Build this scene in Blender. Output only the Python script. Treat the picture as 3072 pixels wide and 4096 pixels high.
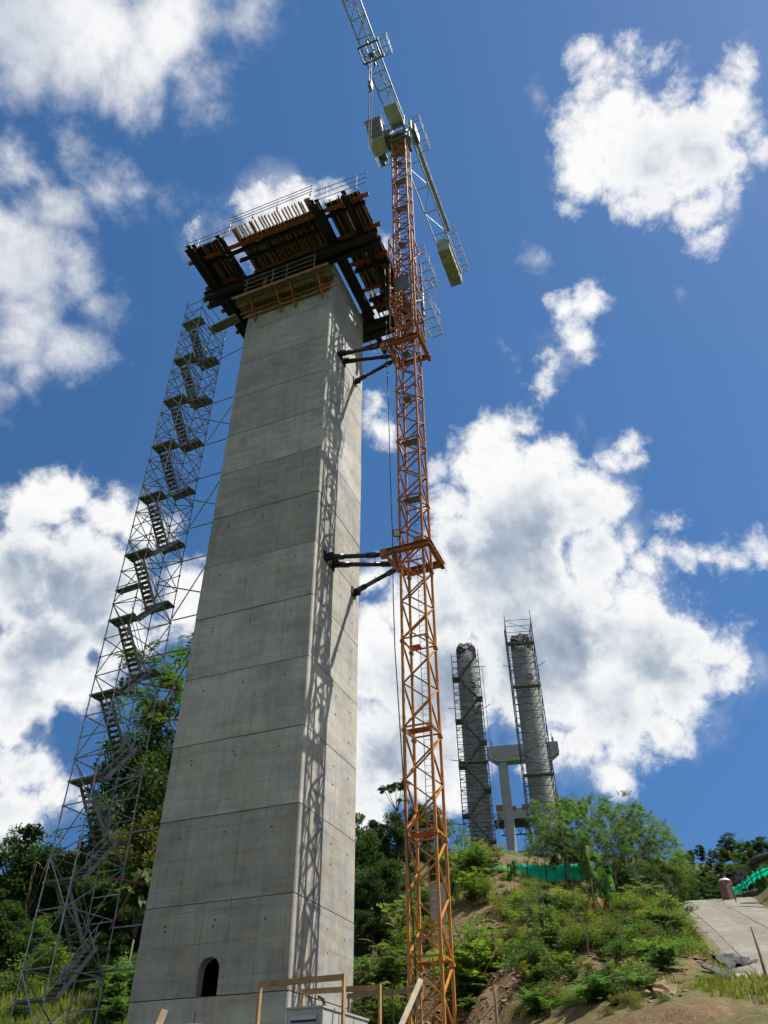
import bpy, bmesh, math, random
import numpy as np
from mathutils import Vector, Matrix, Euler

for o in list(bpy.data.objects):
    bpy.data.objects.remove(o)
scene = bpy.context.scene
COL = scene.collection
rng = np.random.default_rng(11)
random.seed(5)
PI = math.pi

# ------------------------------------------------------------------ camera
PITCH = math.radians(39.7815)
ROLL = math.radians(-0.5868)
FPX = 3075.2
cam_d = bpy.data.cameras.new('camera')
cam_d.sensor_fit = 'HORIZONTAL'
cam_d.sensor_width = 36.0
cam_d.lens = 36.0 * FPX / 3072.0
cam_d.clip_start = 0.1
cam_d.clip_end = 4000.0
cam = bpy.data.objects.new('camera', cam_d)
COL.objects.link(cam)
cam.matrix_world = Matrix.Rotation(PI / 2 + PITCH, 4, 'X') @ Matrix.Rotation(ROLL, 4, 'Z')
scene.camera = cam
scene.view_settings.view_transform = 'Standard'
scene.view_settings.look = 'None'
scene.view_settings.gamma = 1.0
scene.view_settings.use_curve_mapping = False
scene.view_settings.exposure = 0.80
scene.cycles.max_bounces = 8
scene.cycles.diffuse_bounces = 3
scene.cycles.glossy_bounces = 2
scene.cycles.transmission_bounces = 4
scene.cycles.transparent_max_bounces = 8
scene.cycles.use_adaptive_sampling = True
scene.cycles.adaptive_threshold = 0.03
scene.cycles.adaptive_min_samples = 8
scene.cycles.caustics_reflective = False
scene.cycles.caustics_refractive = False

def ray(x, y):
    """direction from the eye through a point of the 3072x4096 photograph"""
    sx, sy = x - 1536.0, y - 2048.0
    c, s = math.cos(ROLL), math.sin(ROLL)
    sx, sy = c * sx + s * sy, -s * sx + c * sy
    d = np.array([sx, FPX * math.cos(PITCH) + sy * math.sin(PITCH), FPX * math.sin(PITCH) - sy * math.cos(PITCH)])
    return d / np.linalg.norm(d)

def at(x, y, dist):
    """point seen there at a horizontal distance from the eye"""
    r = ray(x, y)
    return r * dist / math.hypot(r[0], r[1])

# ------------------------------------------------------------------ sun
SUN = Vector((0.488, 0.018, 0.873)).normalized()
sun_d = bpy.data.lights.new('sun', 'SUN')
sun_d.energy = 5.0
sun_d.angle = math.radians(0.53)
sun_d.color = (1.0, 0.955, 0.88)
sun = bpy.data.objects.new('sun', sun_d)
COL.objects.link(sun)
sun.rotation_euler = SUN.to_track_quat('Z', 'Y').to_euler()
sun.location = (60, 0, 120)

# ------------------------------------------------------------------ world: sky and clouds
world = bpy.data.worlds.new('World')
scene.world = world
world.use_nodes = True
world.cycles.sampling_method = 'MANUAL'
world.cycles.sample_map_resolution = 512
wt = world.node_tree
wt.nodes.clear()

class NT:
    """small helper to write node graphs"""
    def __init__(s, tree): s.t = tree
    def n(s, typ, **kw):
        nd = s.t.nodes.new(typ)
        for k, v in kw.items(): setattr(nd, k, v)
        return nd
    def put(s, sock, v):
        if isinstance(v, bpy.types.NodeSocket): s.t.links.new(v, sock)
        elif v is not None: sock.default_value = v
    def m(s, op, a, b=None, c=None, clamp=False):
        nd = s.n('ShaderNodeMath', operation=op, use_clamp=clamp)
        s.put(nd.inputs[0], a)
        if b is not None: s.put(nd.inputs[1], b)
        if c is not None: s.put(nd.inputs[2], c)
        return nd.outputs[0]
    def vm(s, op, a, b=None, scale=None, out=0):
        nd = s.n('ShaderNodeVectorMath', operation=op)
        s.put(nd.inputs[0], a)
        if b is not None: s.put(nd.inputs[1], b)
        if scale is not None: s.put(nd.inputs[3], scale)
        return nd.outputs[out]
    def mix(s, f, a, b, blend='MIX'):
        nd = s.n('ShaderNodeMix', data_type='RGBA', blend_type=blend)
        s.put(nd.inputs[0], f); s.put(nd.inputs[6], a); s.put(nd.inputs[7], b)
        return nd.outputs[2]
    def noise(s, vec, scale, detail=4, rough=0.55, dist=0.0, lac=2.0, color=False):
        nd = s.n('ShaderNodeTexNoise')
        s.put(nd.inputs['Vector'], vec); s.put(nd.inputs['Scale'], scale)
        nd.inputs['Detail'].default_value = detail; nd.inputs['Roughness'].default_value = rough
        nd.inputs['Distortion'].default_value = dist; nd.inputs['Lacunarity'].default_value = lac
        return nd.outputs[1 if color else 0]
    def ss(s, v, lo, hi, a=0.0, b=1.0, typ='SMOOTHSTEP'):
        nd = s.n('ShaderNodeMapRange', interpolation_type=typ)
        s.put(nd.inputs[0], v); s.put(nd.inputs[1], lo); s.put(nd.inputs[2], hi); s.put(nd.inputs[3], a); s.put(nd.inputs[4], b)
        return nd.outputs[0]
    def ramp(s, f, stops):
        nd = s.n('ShaderNodeValToRGB')
        els = nd.color_ramp.elements
        while len(els) < len(stops): els.new(0.5)
        for e, (p, c) in zip(els, stops): e.position = p; e.color = (*c, 1)
        s.put(nd.inputs[0], f)
        return nd.outputs[0]

# cloud masses: (x, y, radius) on a 1659 x 2212 chart of the part of the sky above the site
CRISP = [
 # lower-left cumulus
 (45,1125,80),(90,1095,70),(135,1068,70),(165,1048,42),(228,1102,66),(280,1118,58),(322,1152,52),(60,1250,150),(190,1270,150),(400,1285,82),(100,1400,150),
 (260,1370,100),(40,1500,110),(170,1490,80),(400,1350,60),(50,1660,90),(115,1730,62),(20,1760,90),
 # behind the pier top
 (618,408,44),(583,440,48),(655,445,55),(540,465,34),(705,432,38),(600,510,70),(415,520,26),(830,535,30),(815,690,30),
 # upper right
 (1265,270,66),(1335,255,90),(1275,355,86),(1400,335,118),(1505,335,112),(1555,265,80),(1618,275,52),(1500,430,72),(1528,495,42),(1400,415,70),(1232,430,38),
 (1248,125,30),(1275,170,30),(1350,118,24),(1400,155,36),(1588,115,27),(1578,160,24),(1450,205,52),(1305,195,40),(1650,300,45),
 # small one
 (1262,655,34),(1225,668,28),(1228,715,38),(1262,745,44),(1210,790,34),(1195,825,22),
 # big right-hand cumulus
 (1088,925,54),(1122,903,42),(1010,985,54),(965,1008,34),(1075,1010,105),(1155,1000,75),(1195,1025,52),(985,1085,56),(1120,1120,145),(1250,1095,90),
 (1328,1010,32),(1362,962,30),(1374,1000,28),(1318,1105,62),(1000,1185,80),(1100,1260,170),(1280,1220,100),(1365,1180,52),(1405,1235,50),(1432,1195,34),(1370,1290,66),(1300,1290,60),
 (1480,1208,34),(1530,1198,33),(1585,1212,32),(1645,1198,32),(1440,1136,20),(1180,1420,190),(1380,1400,140),(1490,1400,92),(1548,1408,64),(1602,1450,40),
 (1560,1482,56),(1490,1485,88),(1320,1500,140),(1440,1572,72),(1350,1592,80),(1250,1622,66),(1310,1665,44),(1335,1698,24),(930,1330,110),
 (820,1420,110),(960,1480,150),(1175,1632,68),(830,1620,120),(960,1650,100),(800,1760,60),(792,1250,38),(812,872,32),(825,930,34)]
SOFT = [
 (40,70,140),(200,60,160),(360,60,150),(300,160,115),(420,170,95),(470,215,52),(140,135,92),(20,165,62),(540,20,80),(240,205,45),
 (40,370,80),(180,355,60),(240,400,64),(290,405,46),(100,450,105),(60,560,145),(150,590,100),(190,650,66),(50,700,110),(140,750,88),(190,750,54),(70,800,66),(10,490,100),(0,840,30),(340,450,24),
 (500,530,30),(1250,915,14),(1152,208,18),(1165,562,20),(1092,768,16),(1480,640,10)]
HOLES = [(110,1414,30),(200,1420,36),(75,1569,34),(150,1560,46),(205,1600,50),(1100,1615,48),(450,95,50)]
DARK = [(1000,1190,90),(1090,1195,110),(1180,1160,110),(1250,1150,70),(1130,1330,70),(1230,1390,110),(1130,1440,110),(1020,1490,130),(900,1560,130),(840,1650,110),(1010,1350,70),(1420,1440,90),(1500,1450,70),(1340,1560,60),
        (30,1210,90),(110,1270,120),(60,1360,130),(190,1350,110),(230,1270,70),(50,1480,80),(30,1710,60),(1470,320,55),(1430,390,60),(1540,340,40),(30,60,80),(120,430,50),(90,600,70),(160,700,50),(600,470,40)]

def sky_dir(x, y): return ray(x * 3072 / 1659, y * 3072 / 1659)

def blob_field(g, vec, blobs, smooth=True):
    acc = None
    for x, y, r in blobs:
        c = sky_dir(x, y)
        c2 = ray(x * 3072 / 1659 + r * 3072 / 1659, y * 3072 / 1659)
        rr = float(np.linalg.norm(c2 - c))
        d = g.vm('DISTANCE', vec, tuple(c), out=1)
        v = g.m('MULTIPLY_ADD', d, -28.0, rr * 28.0)
        acc = v if acc is None else g.m('MAXIMUM', acc, v)
    return acc

def make_blob_group(name, blobs):
    t = bpy.data.node_groups.new(name, 'ShaderNodeTree')
    t.interface.new_socket('Vector', in_out='INPUT', socket_type='NodeSocketVector')
    t.interface.new_socket('Value', in_out='OUTPUT', socket_type='NodeSocketFloat')
    g = NT(t)
    gi, go = g.n('NodeGroupInput'), g.n('NodeGroupOutput')
    t.links.new(blob_field(g, gi.outputs[0], blobs), go.inputs[0])
    return t
GRP = {k: make_blob_group(k, b) for k, b in dict(crisp=CRISP, soft=SOFT, holes=HOLES, dark=DARK).items()}

g = NT(wt)
def grp(name, vec):
    nd = g.n('ShaderNodeGroup'); nd.node_tree = GRP[name]
    wt.links.new(vec, nd.inputs[0])
    return nd.outputs[0]

tc = g.n('ShaderNodeTexCoord')
D0 = g.vm('NORMALIZE', tc.outputs['Generated'])
sky = g.n('ShaderNodeTexSky', sky_type='NISHITA')
sky.sun_disc = False
sky.sun_elevation = math.asin(SUN.z)
sky.sun_rotation = math.atan2(SUN.x, SUN.y)
sky.altitude = 1500.0
sky.air_density = 1.0
sky.dust_density = 0.55
sky.ozone_density = 1.0
wt.links.new(g.vm('NORMALIZE', g.vm('ADD', D0, (0.0, 0.0, 0.40))), sky.inputs[0])
# billowy turbulence: warp the look-up, then add cauliflower noise at the rim
warp = g.vm('SUBTRACT', g.noise(D0, 9.0, 4, 0.6, color=True), (0.5, 0.5, 0.5))
D1 = g.vm('ADD', D0, g.vm('SCALE', warp, scale=0.075))
fine = g.m('SUBTRACT', g.noise(D0, 19.0, 8, 0.66, 0.15), 0.5)
wisp = g.m('SUBTRACT', g.noise(D0, 8.0, 7, 0.62, 0.6), 0.5)
cr = grp('crisp', D1)
so = grp('soft', D1)
ho = grp('holes', D1)
# the rest of the sky: scattered fair-weather cumulus of the same kind
cen = g.vm('DISTANCE', D0, tuple(ray(1536, 2048)), out=1)
away = g.ss(cen, 0.72, 0.95)
gen = g.ss(g.noise(D0, 2.6, 4, 0.5), 0.47, 0.68, -1.0, 2.5, 'LINEAR')
gen = g.m('ADD', gen, g.m('MULTIPLY_ADD', away, 6.0, -6.0))
cr = g.m('MAXIMUM', cr, gen)
hole = g.m('MAXIMUM', g.m('MULTIPLY_ADD', fine, 2.2, ho), 0.0)
cf = g.m('MULTIPLY_ADD', fine, 2.9, cr)
cf = g.m('MULTIPLY_ADD', hole, -1.9, cf)
sf = g.m('MULTIPLY_ADD', g.m('ADD', wisp, g.m('MULTIPLY', fine, 0.6)), 3.4, so)
sf = g.m('MULTIPLY_ADD', hole, -1.2, sf)
cmask = g.ss(cf, -0.25, 0.70)
halo = g.m('MULTIPLY', g.ss(g.m('MULTIPLY_ADD', wisp, 4.2, cr), -0.2, 1.6), 0.42)
smask = g.m('MULTIPLY', g.ss(sf, -0.35, 1.9), 0.96)
mask = g.m('MAXIMUM', g.m('MAXIMUM', cmask, halo), smask)
# light: broad grey bases, and billows lit on the side that faces the sun
toS = g.vm('SCALE', g.vm('SUBTRACT', tuple(SUN), D0), scale=0.016)
def billow(vec, scale):
    return g.m('SUBTRACT', 1.0, g.m('MULTIPLY', g.m('ABSOLUTE', g.m('SUBTRACT', g.noise(vec, scale, 4, 0.55, 0.1), 0.5)), 2.0))
pf1 = g.noise(D0, 11.0, 5, 0.52, 0.15)
emb = g.m('SUBTRACT', billow(D0, 15.0), billow(g.vm('ADD', D0, toS), 15.0))
low = g.m('SUBTRACT', g.noise(D0, 5.0, 2, 0.5), 0.5)
dk = g.ss(g.m('ADD', g.m('MULTIPLY_ADD', low, 1.0, grp('dark', D0)), g.m('MULTIPLY', g.m('SUBTRACT', pf1, 0.5), 1.3)), -1.5, 1.9)
thick = g.ss(g.m('MAXIMUM', cf, g.m('MULTIPLY', sf, 0.7)), 0.2, 1.7)
shade = g.m('MULTIPLY', thick, g.m('MULTIPLY_ADD', dk, 0.66, 0.03))
puff = g.m('MULTIPLY', g.m('SUBTRACT', billow(D1, 9.0), 0.80), 0.18)
shade = g.m('SUBTRACT', shade, g.m('MULTIPLY', puff, thick))
shade = g.m('MULTIPLY_ADD', g.m('MULTIPLY', emb, g.m('MULTIPLY_ADD', thick, 0.8, 0.2)), 0.5, shade, clamp=True)
ccol = g.ramp(shade, [(0.0, (1.0, 1.0, 1.0)), (0.22, (0.80, 0.835, 0.88)), (0.55, (0.45, 0.52, 0.62)), (1.0, (0.17, 0.235, 0.35))])
SKY_STRENGTH = 0.084
hs = g.n('ShaderNodeHueSaturation')
hs.inputs['Saturation'].default_value = 1.25
hs.inputs['Hue'].default_value = 0.498
wt.links.new(sky.outputs[0], hs.inputs['Color'])
skyc = g.vm('SCALE', hs.outputs[0], scale=SKY_STRENGTH)
CLOUD = 0.56
col = g.mix(mask, skyc, g.vm('SCALE', ccol, scale=CLOUD))
bg = g.n('ShaderNodeBackground')
bg.inputs[1].default_value = 1.0
wt.links.new(col, bg.inputs[0])
wo = g.n('ShaderNodeOutputWorld')
wt.links.new(bg.outputs[0], wo.inputs[0])

# ------------------------------------------------------------------ materials
MAT = {}
def new_mat(name):
    m = bpy.data.materials.new(name); m.use_nodes = True
    t = m.node_tree; t.nodes.clear()
    g = NT(t)
    out = g.n('ShaderNodeOutputMaterial')
    b = g.n('ShaderNodeBsdfPrincipled')
    t.links.new(b.outputs[0], out.inputs[0])
    MAT[name] = m
    return m, g, b, out

def bump(g, b, h, strength=0.3, dist=0.02):
    bn = g.n('ShaderNodeBump'); bn.inputs['Strength'].default_value = strength; bn.inputs['Distance'].default_value = dist
    g.put(bn.inputs['Height'], h); g.t.links.new(bn.outputs[0], b.inputs['Normal'])

def simple(name, c1, c2, rough=0.6, metal=0.0, scale=3.0, bstr=0.15, stretch=None, detail=6, obj_rand=0.0, spots=None):
    """two-tone weathered paint, wood or steel"""
    m, g, b, out = new_mat(name)
    tc = g.n('ShaderNodeTexCoord'); v = tc.outputs['Object']
    if stretch:
        mp = g.n('ShaderNodeMapping'); mp.inputs['Scale'].default_value = stretch; g.put(mp.inputs[0], v); v = mp.outputs[0]
    oi = g.n('ShaderNodeObjectInfo')
    v = g.vm('ADD', v, g.vm('SCALE', (7.3, 3.1, 5.7), scale=oi.outputs['Random']))
    n1 = g.noise(v, scale, detail, 0.6)
    f = g.ss(n1, 0.33, 0.68)
    col = g.mix(f, (*c1, 1), (*c2, 1))
    if spots:
        f2 = g.ss(g.noise(v, scale * 3.1, 6, 0.7), 0.60, 0.72)
        col = g.mix(f2, col, (*spots, 1))
    if obj_rand:
        hs = g.n('ShaderNodeHueSaturation')
        g.put(hs.inputs['Color'], col)
        g.put(hs.inputs['Value'], g.m('MULTIPLY_ADD', oi.outputs['Random'], obj_rand, 1.0 - obj_rand / 2))
        col = hs.outputs[0]
    g.put(b.inputs['Base Color'], col)
    g.put(b.inputs['Roughness'], g.m('MULTIPLY_ADD', n1, 0.25, rough - 0.12))
    b.inputs['Metallic'].default_value = metal
    if bstr: bump(g, b, g.noise(v, scale * 6, 4, 0.6), bstr, 0.01)
    return m

# --- board-marked concrete of the pier; object space of each pour: x along the face, y deep, z up from the joint
def concrete(name, base, panels=True, tone=1.0, lift=3.43, vary=0.32, amp=1.0):
    m, g, b, out = new_mat(name)
    tc = g.n('ShaderNodeTexCoord'); v0 = tc.outputs['Object']
    oi = g.n('ShaderNodeObjectInfo')
    v = g.vm('ADD', v0, g.vm('SCALE', (31.0, 17.0, 23.0), scale=oi.outputs['Random']))
    sp = g.n('ShaderNodeSeparateXYZ'); g.put(sp.inputs[0], v0)
    big = g.noise(v, 0.45, 5, 0.6)
    mid = g.noise(v, 2.2, 6, 0.65)
    fin = g.noise(v, 26.0, 5, 0.7)
    mp = g.n('ShaderNodeMapping'); mp.inputs['Scale'].default_value = (5.0, 5.0, 0.28); g.put(mp.inputs[0], v)
    streak = g.noise(mp.outputs[0], 1.0, 6, 0.65)
    mp2 = g.n('ShaderNodeMapping'); mp2.inputs['Scale'].default_value = (0.35, 0.35, 2.6); g.put(mp2.inputs[0], v)
    layer = g.noise(mp2.outputs[0], 1.0, 5, 0.6)
    val = g.m('MULTIPLY_ADD', g.m('SUBTRACT', big, 0.5), 1.15*amp, 1.0)
    val = g.m('MULTIPLY_ADD', g.m('SUBTRACT', mid, 0.5), 0.50*amp, val)
    val = g.m('MULTIPLY_ADD', g.m('SUBTRACT', layer, 0.5), 0.62*amp, val)
    val = g.m('MULTIPLY_ADD', g.m('SUBTRACT', streak, 0.5), 0.48*amp, val)
    val = g.m('MULTIPLY_ADD', g.m('SUBTRACT', fin, 0.5), 0.20*amp, val)
    # dark blotches of form oil and damp
    blot = g.ss(g.noise(v, 0.9, 6, 0.68), 0.56, 0.76)
    val = g.m('MULTIPLY_ADD', blot, -0.34, val)
    # thin laitance runs
    mp3 = g.n('ShaderNodeMapping'); mp3.inputs['Scale'].default_value = (16.0, 16.0, 0.22); g.put(mp3.inputs[0], v)
    run = g.ss(g.noise(mp3.outputs[0], 1.0, 4, 0.6), 0.66, 0.74)
    val = g.m('MULTIPLY_ADD', run, 0.18, val)
    # each pour a little different
    val = g.m('MULTIPLY', val, g.m('MULTIPLY_ADD', oi.outputs['Random'], vary, 1.0 - vary/2))
    seam = None
    if panels:
        hx = g.m('ADD', sp.outputs[0], sp.outputs[1])
        def lines(x, period, width, off=0.0):
            w = g.m('MULTIPLY_ADD', g.m('SUBTRACT', g.noise(v, 1.3, 2), 0.5), 0.03, x)
            q = g.m('PINGPONG', g.m('ADD', w, 50.0 * period + off), period / 2)
            return g.ss(q, width, 0.0)
        vl = lines(hx, 1.22, 0.030, 0.3)
        hl = lines(sp.outputs[2], 1.15, 0.026, 0.55)
        vis = g.ss(g.noise(v, 0.9, 4, 0.6), 0.36, 0.56)
        seam = g.m('MULTIPLY', g.m('MAXIMUM', vl, hl), vis)
        val = g.m('MULTIPLY_ADD', seam, -0.30, val)
        # grime gathers just below the pour joint
        top = g.ss(sp.outputs[2], lift - 0.28, lift + 0.03)
        val = g.m('MULTIPLY_ADD', g.m('MULTIPLY', top, g.ss(mid, 0.35, 0.65)), -0.14, val)
        # bug holes
    bh = g.ss(g.noise(v, 40.0, 2, 0.5), 0.76, 0.80)
    val = g.m('MULTIPLY_ADD', bh, -0.12, val)
    tint = g.mix(g.ss(g.noise(v, 0.7, 3), 0.35, 0.65), (base[0] * 1.03, base[1] * 1.0, base[2] * 0.93, 1), (base[0] * 0.95, base[1] * 0.98, base[2] * 1.03, 1))
    col = g.vm('MULTIPLY', tint, g.vm('SCALE', (1.0, 1.0, 1.0), scale=g.m('MULTIPLY', val, tone)))
    g.put(b.inputs['Base Color'], col)
    b.inputs['Roughness'].default_value = 0.86
    b.inputs['Specular IOR Level'].default_value = 0.25
    h = g.m('MULTIPLY_ADD', fin, 0.35, mid)
    if seam is not None: h = g.m('MULTIPLY_ADD', seam, -0.6, h)
    bump(g, b, h, 0.28, 0.02)
    return m

concrete('concrete', (0.345, 0.325, 0.287))
concrete('concrete_far', (0.27, 0.27, 0.26), panels=False, vary=0.05, amp=0.4)
simple('joint_dark', (0.07, 0.065, 0.06), (0.12, 0.115, 0.10), 0.95, scale=4)
simple('void_shade', (0.012, 0.012, 0.012), (0.02, 0.02, 0.02), 0.95, bstr=0)  # near-black stands in for shade inside the opening and tie holes
simple('steel_black', (0.0055, 0.0055, 0.007), (0.012, 0.011, 0.012), 0.8, 0.0, 2.0, 0.1, spots=(0.022, 0.012, 0.008))
simple('steel_strut', (0.010, 0.011, 0.014), (0.022, 0.023, 0.027), 0.42, 0.0, 2.0, 0.08)
simple('form_orange', (0.40, 0.105, 0.030), (0.27, 0.068, 0.022), 0.6, 0.0, 2.0, 0.1, spots=(0.10, 0.04, 0.02), obj_rand=0.3)
simple('crane_orange', (0.37, 0.122, 0.024), (0.26, 0.080, 0.020), 0.55, 0.0, 1.6, 0.1, spots=(0.16, 0.065, 0.03), obj_rand=0.18)  # collars' reddish paint; on the upper mast the backlight is in it
simple('crane_yellow', (0.46, 0.195, 0.030), (0.36, 0.138, 0.024), 0.5, 0.0, 1.6, 0.1, spots=(0.22, 0.10, 0.03), obj_rand=0.14)
simple('crane_grey', (0.36, 0.40, 0.44), (0.28, 0.31, 0.34), 0.55, 0.0, 1.8, 0.08, spots=(0.22, 0.20, 0.18), obj_rand=0.15)
simple('crane_white', (0.52, 0.53, 0.53), (0.42, 0.43, 0.43), 0.5, 0.0, 1.8, 0.05, spots=(0.30, 0.28, 0.24))
simple('crane_dark', (0.10, 0.11, 0.115), (0.16, 0.17, 0.17), 0.6, 0.2, 2.0, 0.08)
simple('ballast', (0.34, 0.335, 0.30), (0.24, 0.235, 0.21), 0.9, 0.0, 1.5, 0.2, obj_rand=0.2)
simple('galvanised', (0.20, 0.205, 0.22), (0.33, 0.335, 0.345), 0.5, 0.35, 3.0, 0.06, spots=(0.16, 0.13, 0.11), obj_rand=0.3)
simple('scaffold_far', (0.085, 0.09, 0.105), (0.13, 0.137, 0.15), 0.6, 0.2, 3.0, 0)
simple('tube_red', (0.32, 0.07, 0.03), (0.22, 0.05, 0.025), 0.6, 0.0, 3.0, 0.06)
simple('rail_steel', (0.30, 0.22, 0.20), (0.42, 0.36, 0.33), 0.55, 0.3, 3.0, 0.05, obj_rand=0.4)
simple('timber_yellow', (0.36, 0.20, 0.052), (0.22, 0.115, 0.034), 0.7, 0.0, 2.5, 0.2, stretch=(1, 1, 1), obj_rand=0.3)
simple('timber_joist', (0.36, 0.21, 0.095), (0.22, 0.125, 0.06), 0.75, 0.0, 2.5, 0.2, obj_rand=0.35)
simple('plank_grey', (0.12, 0.105, 0.085), (0.20, 0.17, 0.135), 0.85, 0.0, 2.0, 0.3, stretch=(5, 0.6, 5), obj_rand=0.35)
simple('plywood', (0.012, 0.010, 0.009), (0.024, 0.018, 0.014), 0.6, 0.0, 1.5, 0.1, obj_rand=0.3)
simple('timber_new', (0.36, 0.215, 0.09), (0.25, 0.135, 0.06), 0.75, 0.0, 3.0, 0.25, spots=(0.16, 0.09, 0.05), obj_rand=0.25)
simple('timber_pale', (0.46, 0.39, 0.27), (0.36, 0.29, 0.19), 0.8, 0.0, 3.0, 0.25)
simple('stake', (0.16, 0.105, 0.06), (0.25, 0.17, 0.10), 0.9, 0.0, 3.0, 0.3)
simple('rebar', (0.022, 0.017, 0.022), (0.045, 0.028, 0.024), 0.75, 0.2, 6.0, 0)
simple('generator_paint', (0.36, 0.37, 0.355), (0.30, 0.31, 0.295), 0.45, 0.0, 1.4, 0.05, spots=(0.34, 0.34, 0.31))
simple('rubber', (0.012, 0.012, 0.013), (0.024, 0.024, 0.025), 0.6, 0.0, 4.0, 0)
simple('rust_red', (0.20, 0.07, 0.035), (0.28, 0.12, 0.06), 0.85, 0.0, 4.0, 0.2)
m, g, b, out = new_mat('net_green')
tc = g.n('ShaderNodeTexCoord'); v = tc.outputs['Object']
nc = g.mix(g.ss(g.noise(v, 1.4, 5, 0.6), 0.35, 0.65), (0.010, 0.62, 0.45, 1), (0.035, 0.78, 0.60, 1))
g.put(b.inputs['Base Color'], nc); b.inputs['Roughness'].default_value = 0.8; b.inputs['Specular IOR Level'].default_value = 0.1
tr = g.n('ShaderNodeBsdfTranslucent'); g.put(tr.inputs[0], g.vm('MULTIPLY', nc, (1.0, 1.25, 1.2)))
mx = g.n('ShaderNodeMixShader'); mx.inputs[0].default_value = 0.55
g.t.links.new(b.outputs[0], mx.inputs[1]); g.t.links.new(tr.outputs[0], mx.inputs[2]); g.t.links.new(mx.outputs[0], out.inputs[0])
simple('flag_yellow', (0.62, 0.42, 0.03), (0.5, 0.32, 0.02), 0.6, 0.0, 2.0, 0)
simple('cabin_brown', (0.22, 0.115, 0.06), (0.17, 0.09, 0.05), 0.6, 0.0, 1.5, 0.05)
simple('white_plastic', (0.68, 0.68, 0.66), (0.58, 0.58, 0.56), 0.5, 0.0, 2.0, 0.05)
simple('black_plastic', (0.008, 0.008, 0.009), (0.02, 0.02, 0.022), 0.5, 0.0, 2.0, 0.05)
simple('tarp', (0.012, 0.0125, 0.015), (0.026, 0.027, 0.031), 0.8, 0.0, 1.6, 0.4)
simple('rock', (0.26, 0.18, 0.10), (0.19, 0.125, 0.07), 0.95, 0.0, 3.5, 0.6, obj_rand=0.45)
simple('rock_pale', (0.44, 0.41, 0.35), (0.34, 0.31, 0.26), 0.95, 0.0, 3.5, 0.6, obj_rand=0.35)
simple('bark', (0.16, 0.125, 0.09), (0.24, 0.20, 0.155), 0.95, 0.0, 5.0, 0.5)
simple('twig', (0.10, 0.075, 0.045), (0.15, 0.11, 0.07), 0.95, 0.0, 5.0, 0.2)

m, g, b, out = new_mat('glass_dark')
b.inputs['Base Color'].default_value = (0.012, 0.028, 0.028, 1); b.inputs['Roughness'].default_value = 0.12
b.inputs['Specular IOR Level'].default_value = 0.3
m, g, b, out = new_mat('lamp_lens')
b.inputs['Base Color'].default_value = (0.55, 0.53, 0.42, 1); b.inputs['Roughness'].default_value = 0.25

def leaf(name, c1, c2, c3, trans=0.45, scale=0.9):
    """leaf with light shining through; colour varies from clump to clump and leaf to leaf"""
    m = bpy.data.materials.new(name); m.use_nodes = True; MAT[name] = m
    t = m.node_tree; t.nodes.clear(); g = NT(t)
    out = g.n('ShaderNodeOutputMaterial')
    tc = g.n('ShaderNodeTexCoord'); oi = g.n('ShaderNodeObjectInfo')
    v = g.vm('ADD', tc.outputs['Object'], g.vm('SCALE', (13.0, 7.0, 5.0), scale=oi.outputs['Random']))
    f1 = g.ss(g.noise(v, scale, 3, 0.6), 0.35, 0.65)
    f2 = g.ss(g.noise(v, scale * 9, 2, 0.6), 0.42, 0.70)
    col = g.mix(f1, (*c1, 1), (*c2, 1))
    col = g.mix(g.m('MULTIPLY', f2, 0.7), col, (*c3, 1))
    hs = g.n('ShaderNodeHueSaturation')
    g.put(hs.inputs['Color'], col)
    g.put(hs.inputs['Hue'], g.m('MULTIPLY_ADD', oi.outputs['Random'], 0.03, 0.485))
    g.put(hs.inputs['Value'], g.m('MULTIPLY_ADD', oi.outputs['Random'], 0.45, 0.78))
    d = g.n('ShaderNodeBsdfPrincipled'); g.put(d.inputs['Base Color'], hs.outputs[0])
    d.inputs['Roughness'].default_value = 0.62; d.inputs['Specular IOR Level'].default_value = 0.2
    tr = g.n('ShaderNodeBsdfTranslucent')
    g.put(tr.inputs[0], g.vm('MULTIPLY', hs.outputs[0], (1.35, 1.5, 0.55)))
    mx = g.n('ShaderNodeMixShader'); mx.inputs[0].default_value = trans
    t.links.new(d.outputs[0], mx.inputs[1]); t.links.new(tr.outputs[0], mx.inputs[2]); t.links.new(mx.outputs[0], out.inputs[0])
    return m
leaf('leaf_dark', (0.022, 0.046, 0.015), (0.038, 0.070, 0.022), (0.070, 0.105, 0.034), 0.34)
leaf('leaf_mid', (0.045, 0.088, 0.022), (0.070, 0.120, 0.030), (0.10, 0.155, 0.045), 0.42)
leaf('leaf_light', (0.078, 0.132, 0.026), (0.118, 0.172, 0.036), (0.175, 0.215, 0.070), 0.48)
leaf('leaf_feather', (0.050, 0.098, 0.034), (0.075, 0.130, 0.045), (0.13, 0.185, 0.080), 0.45)
leaf('leaf_big', (0.035, 0.085, 0.014), (0.048, 0.105, 0.020), (0.065, 0.12, 0.028), 0.5, 2.0)
leaf('leaf_olive', (0.085, 0.100, 0.025), (0.125, 0.130, 0.036), (0.17, 0.155, 0.06), 0.42)
leaf('leaf_dry', (0.20, 0.07, 0.015), (0.24, 0.10, 0.02), (0.16, 0.06, 0.015), 0.35, 2.0)
leaf('grass_blade', (0.12, 0.155, 0.030), (0.18, 0.195, 0.05), (0.25, 0.225, 0.09), 0.4, 0.5)

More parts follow.
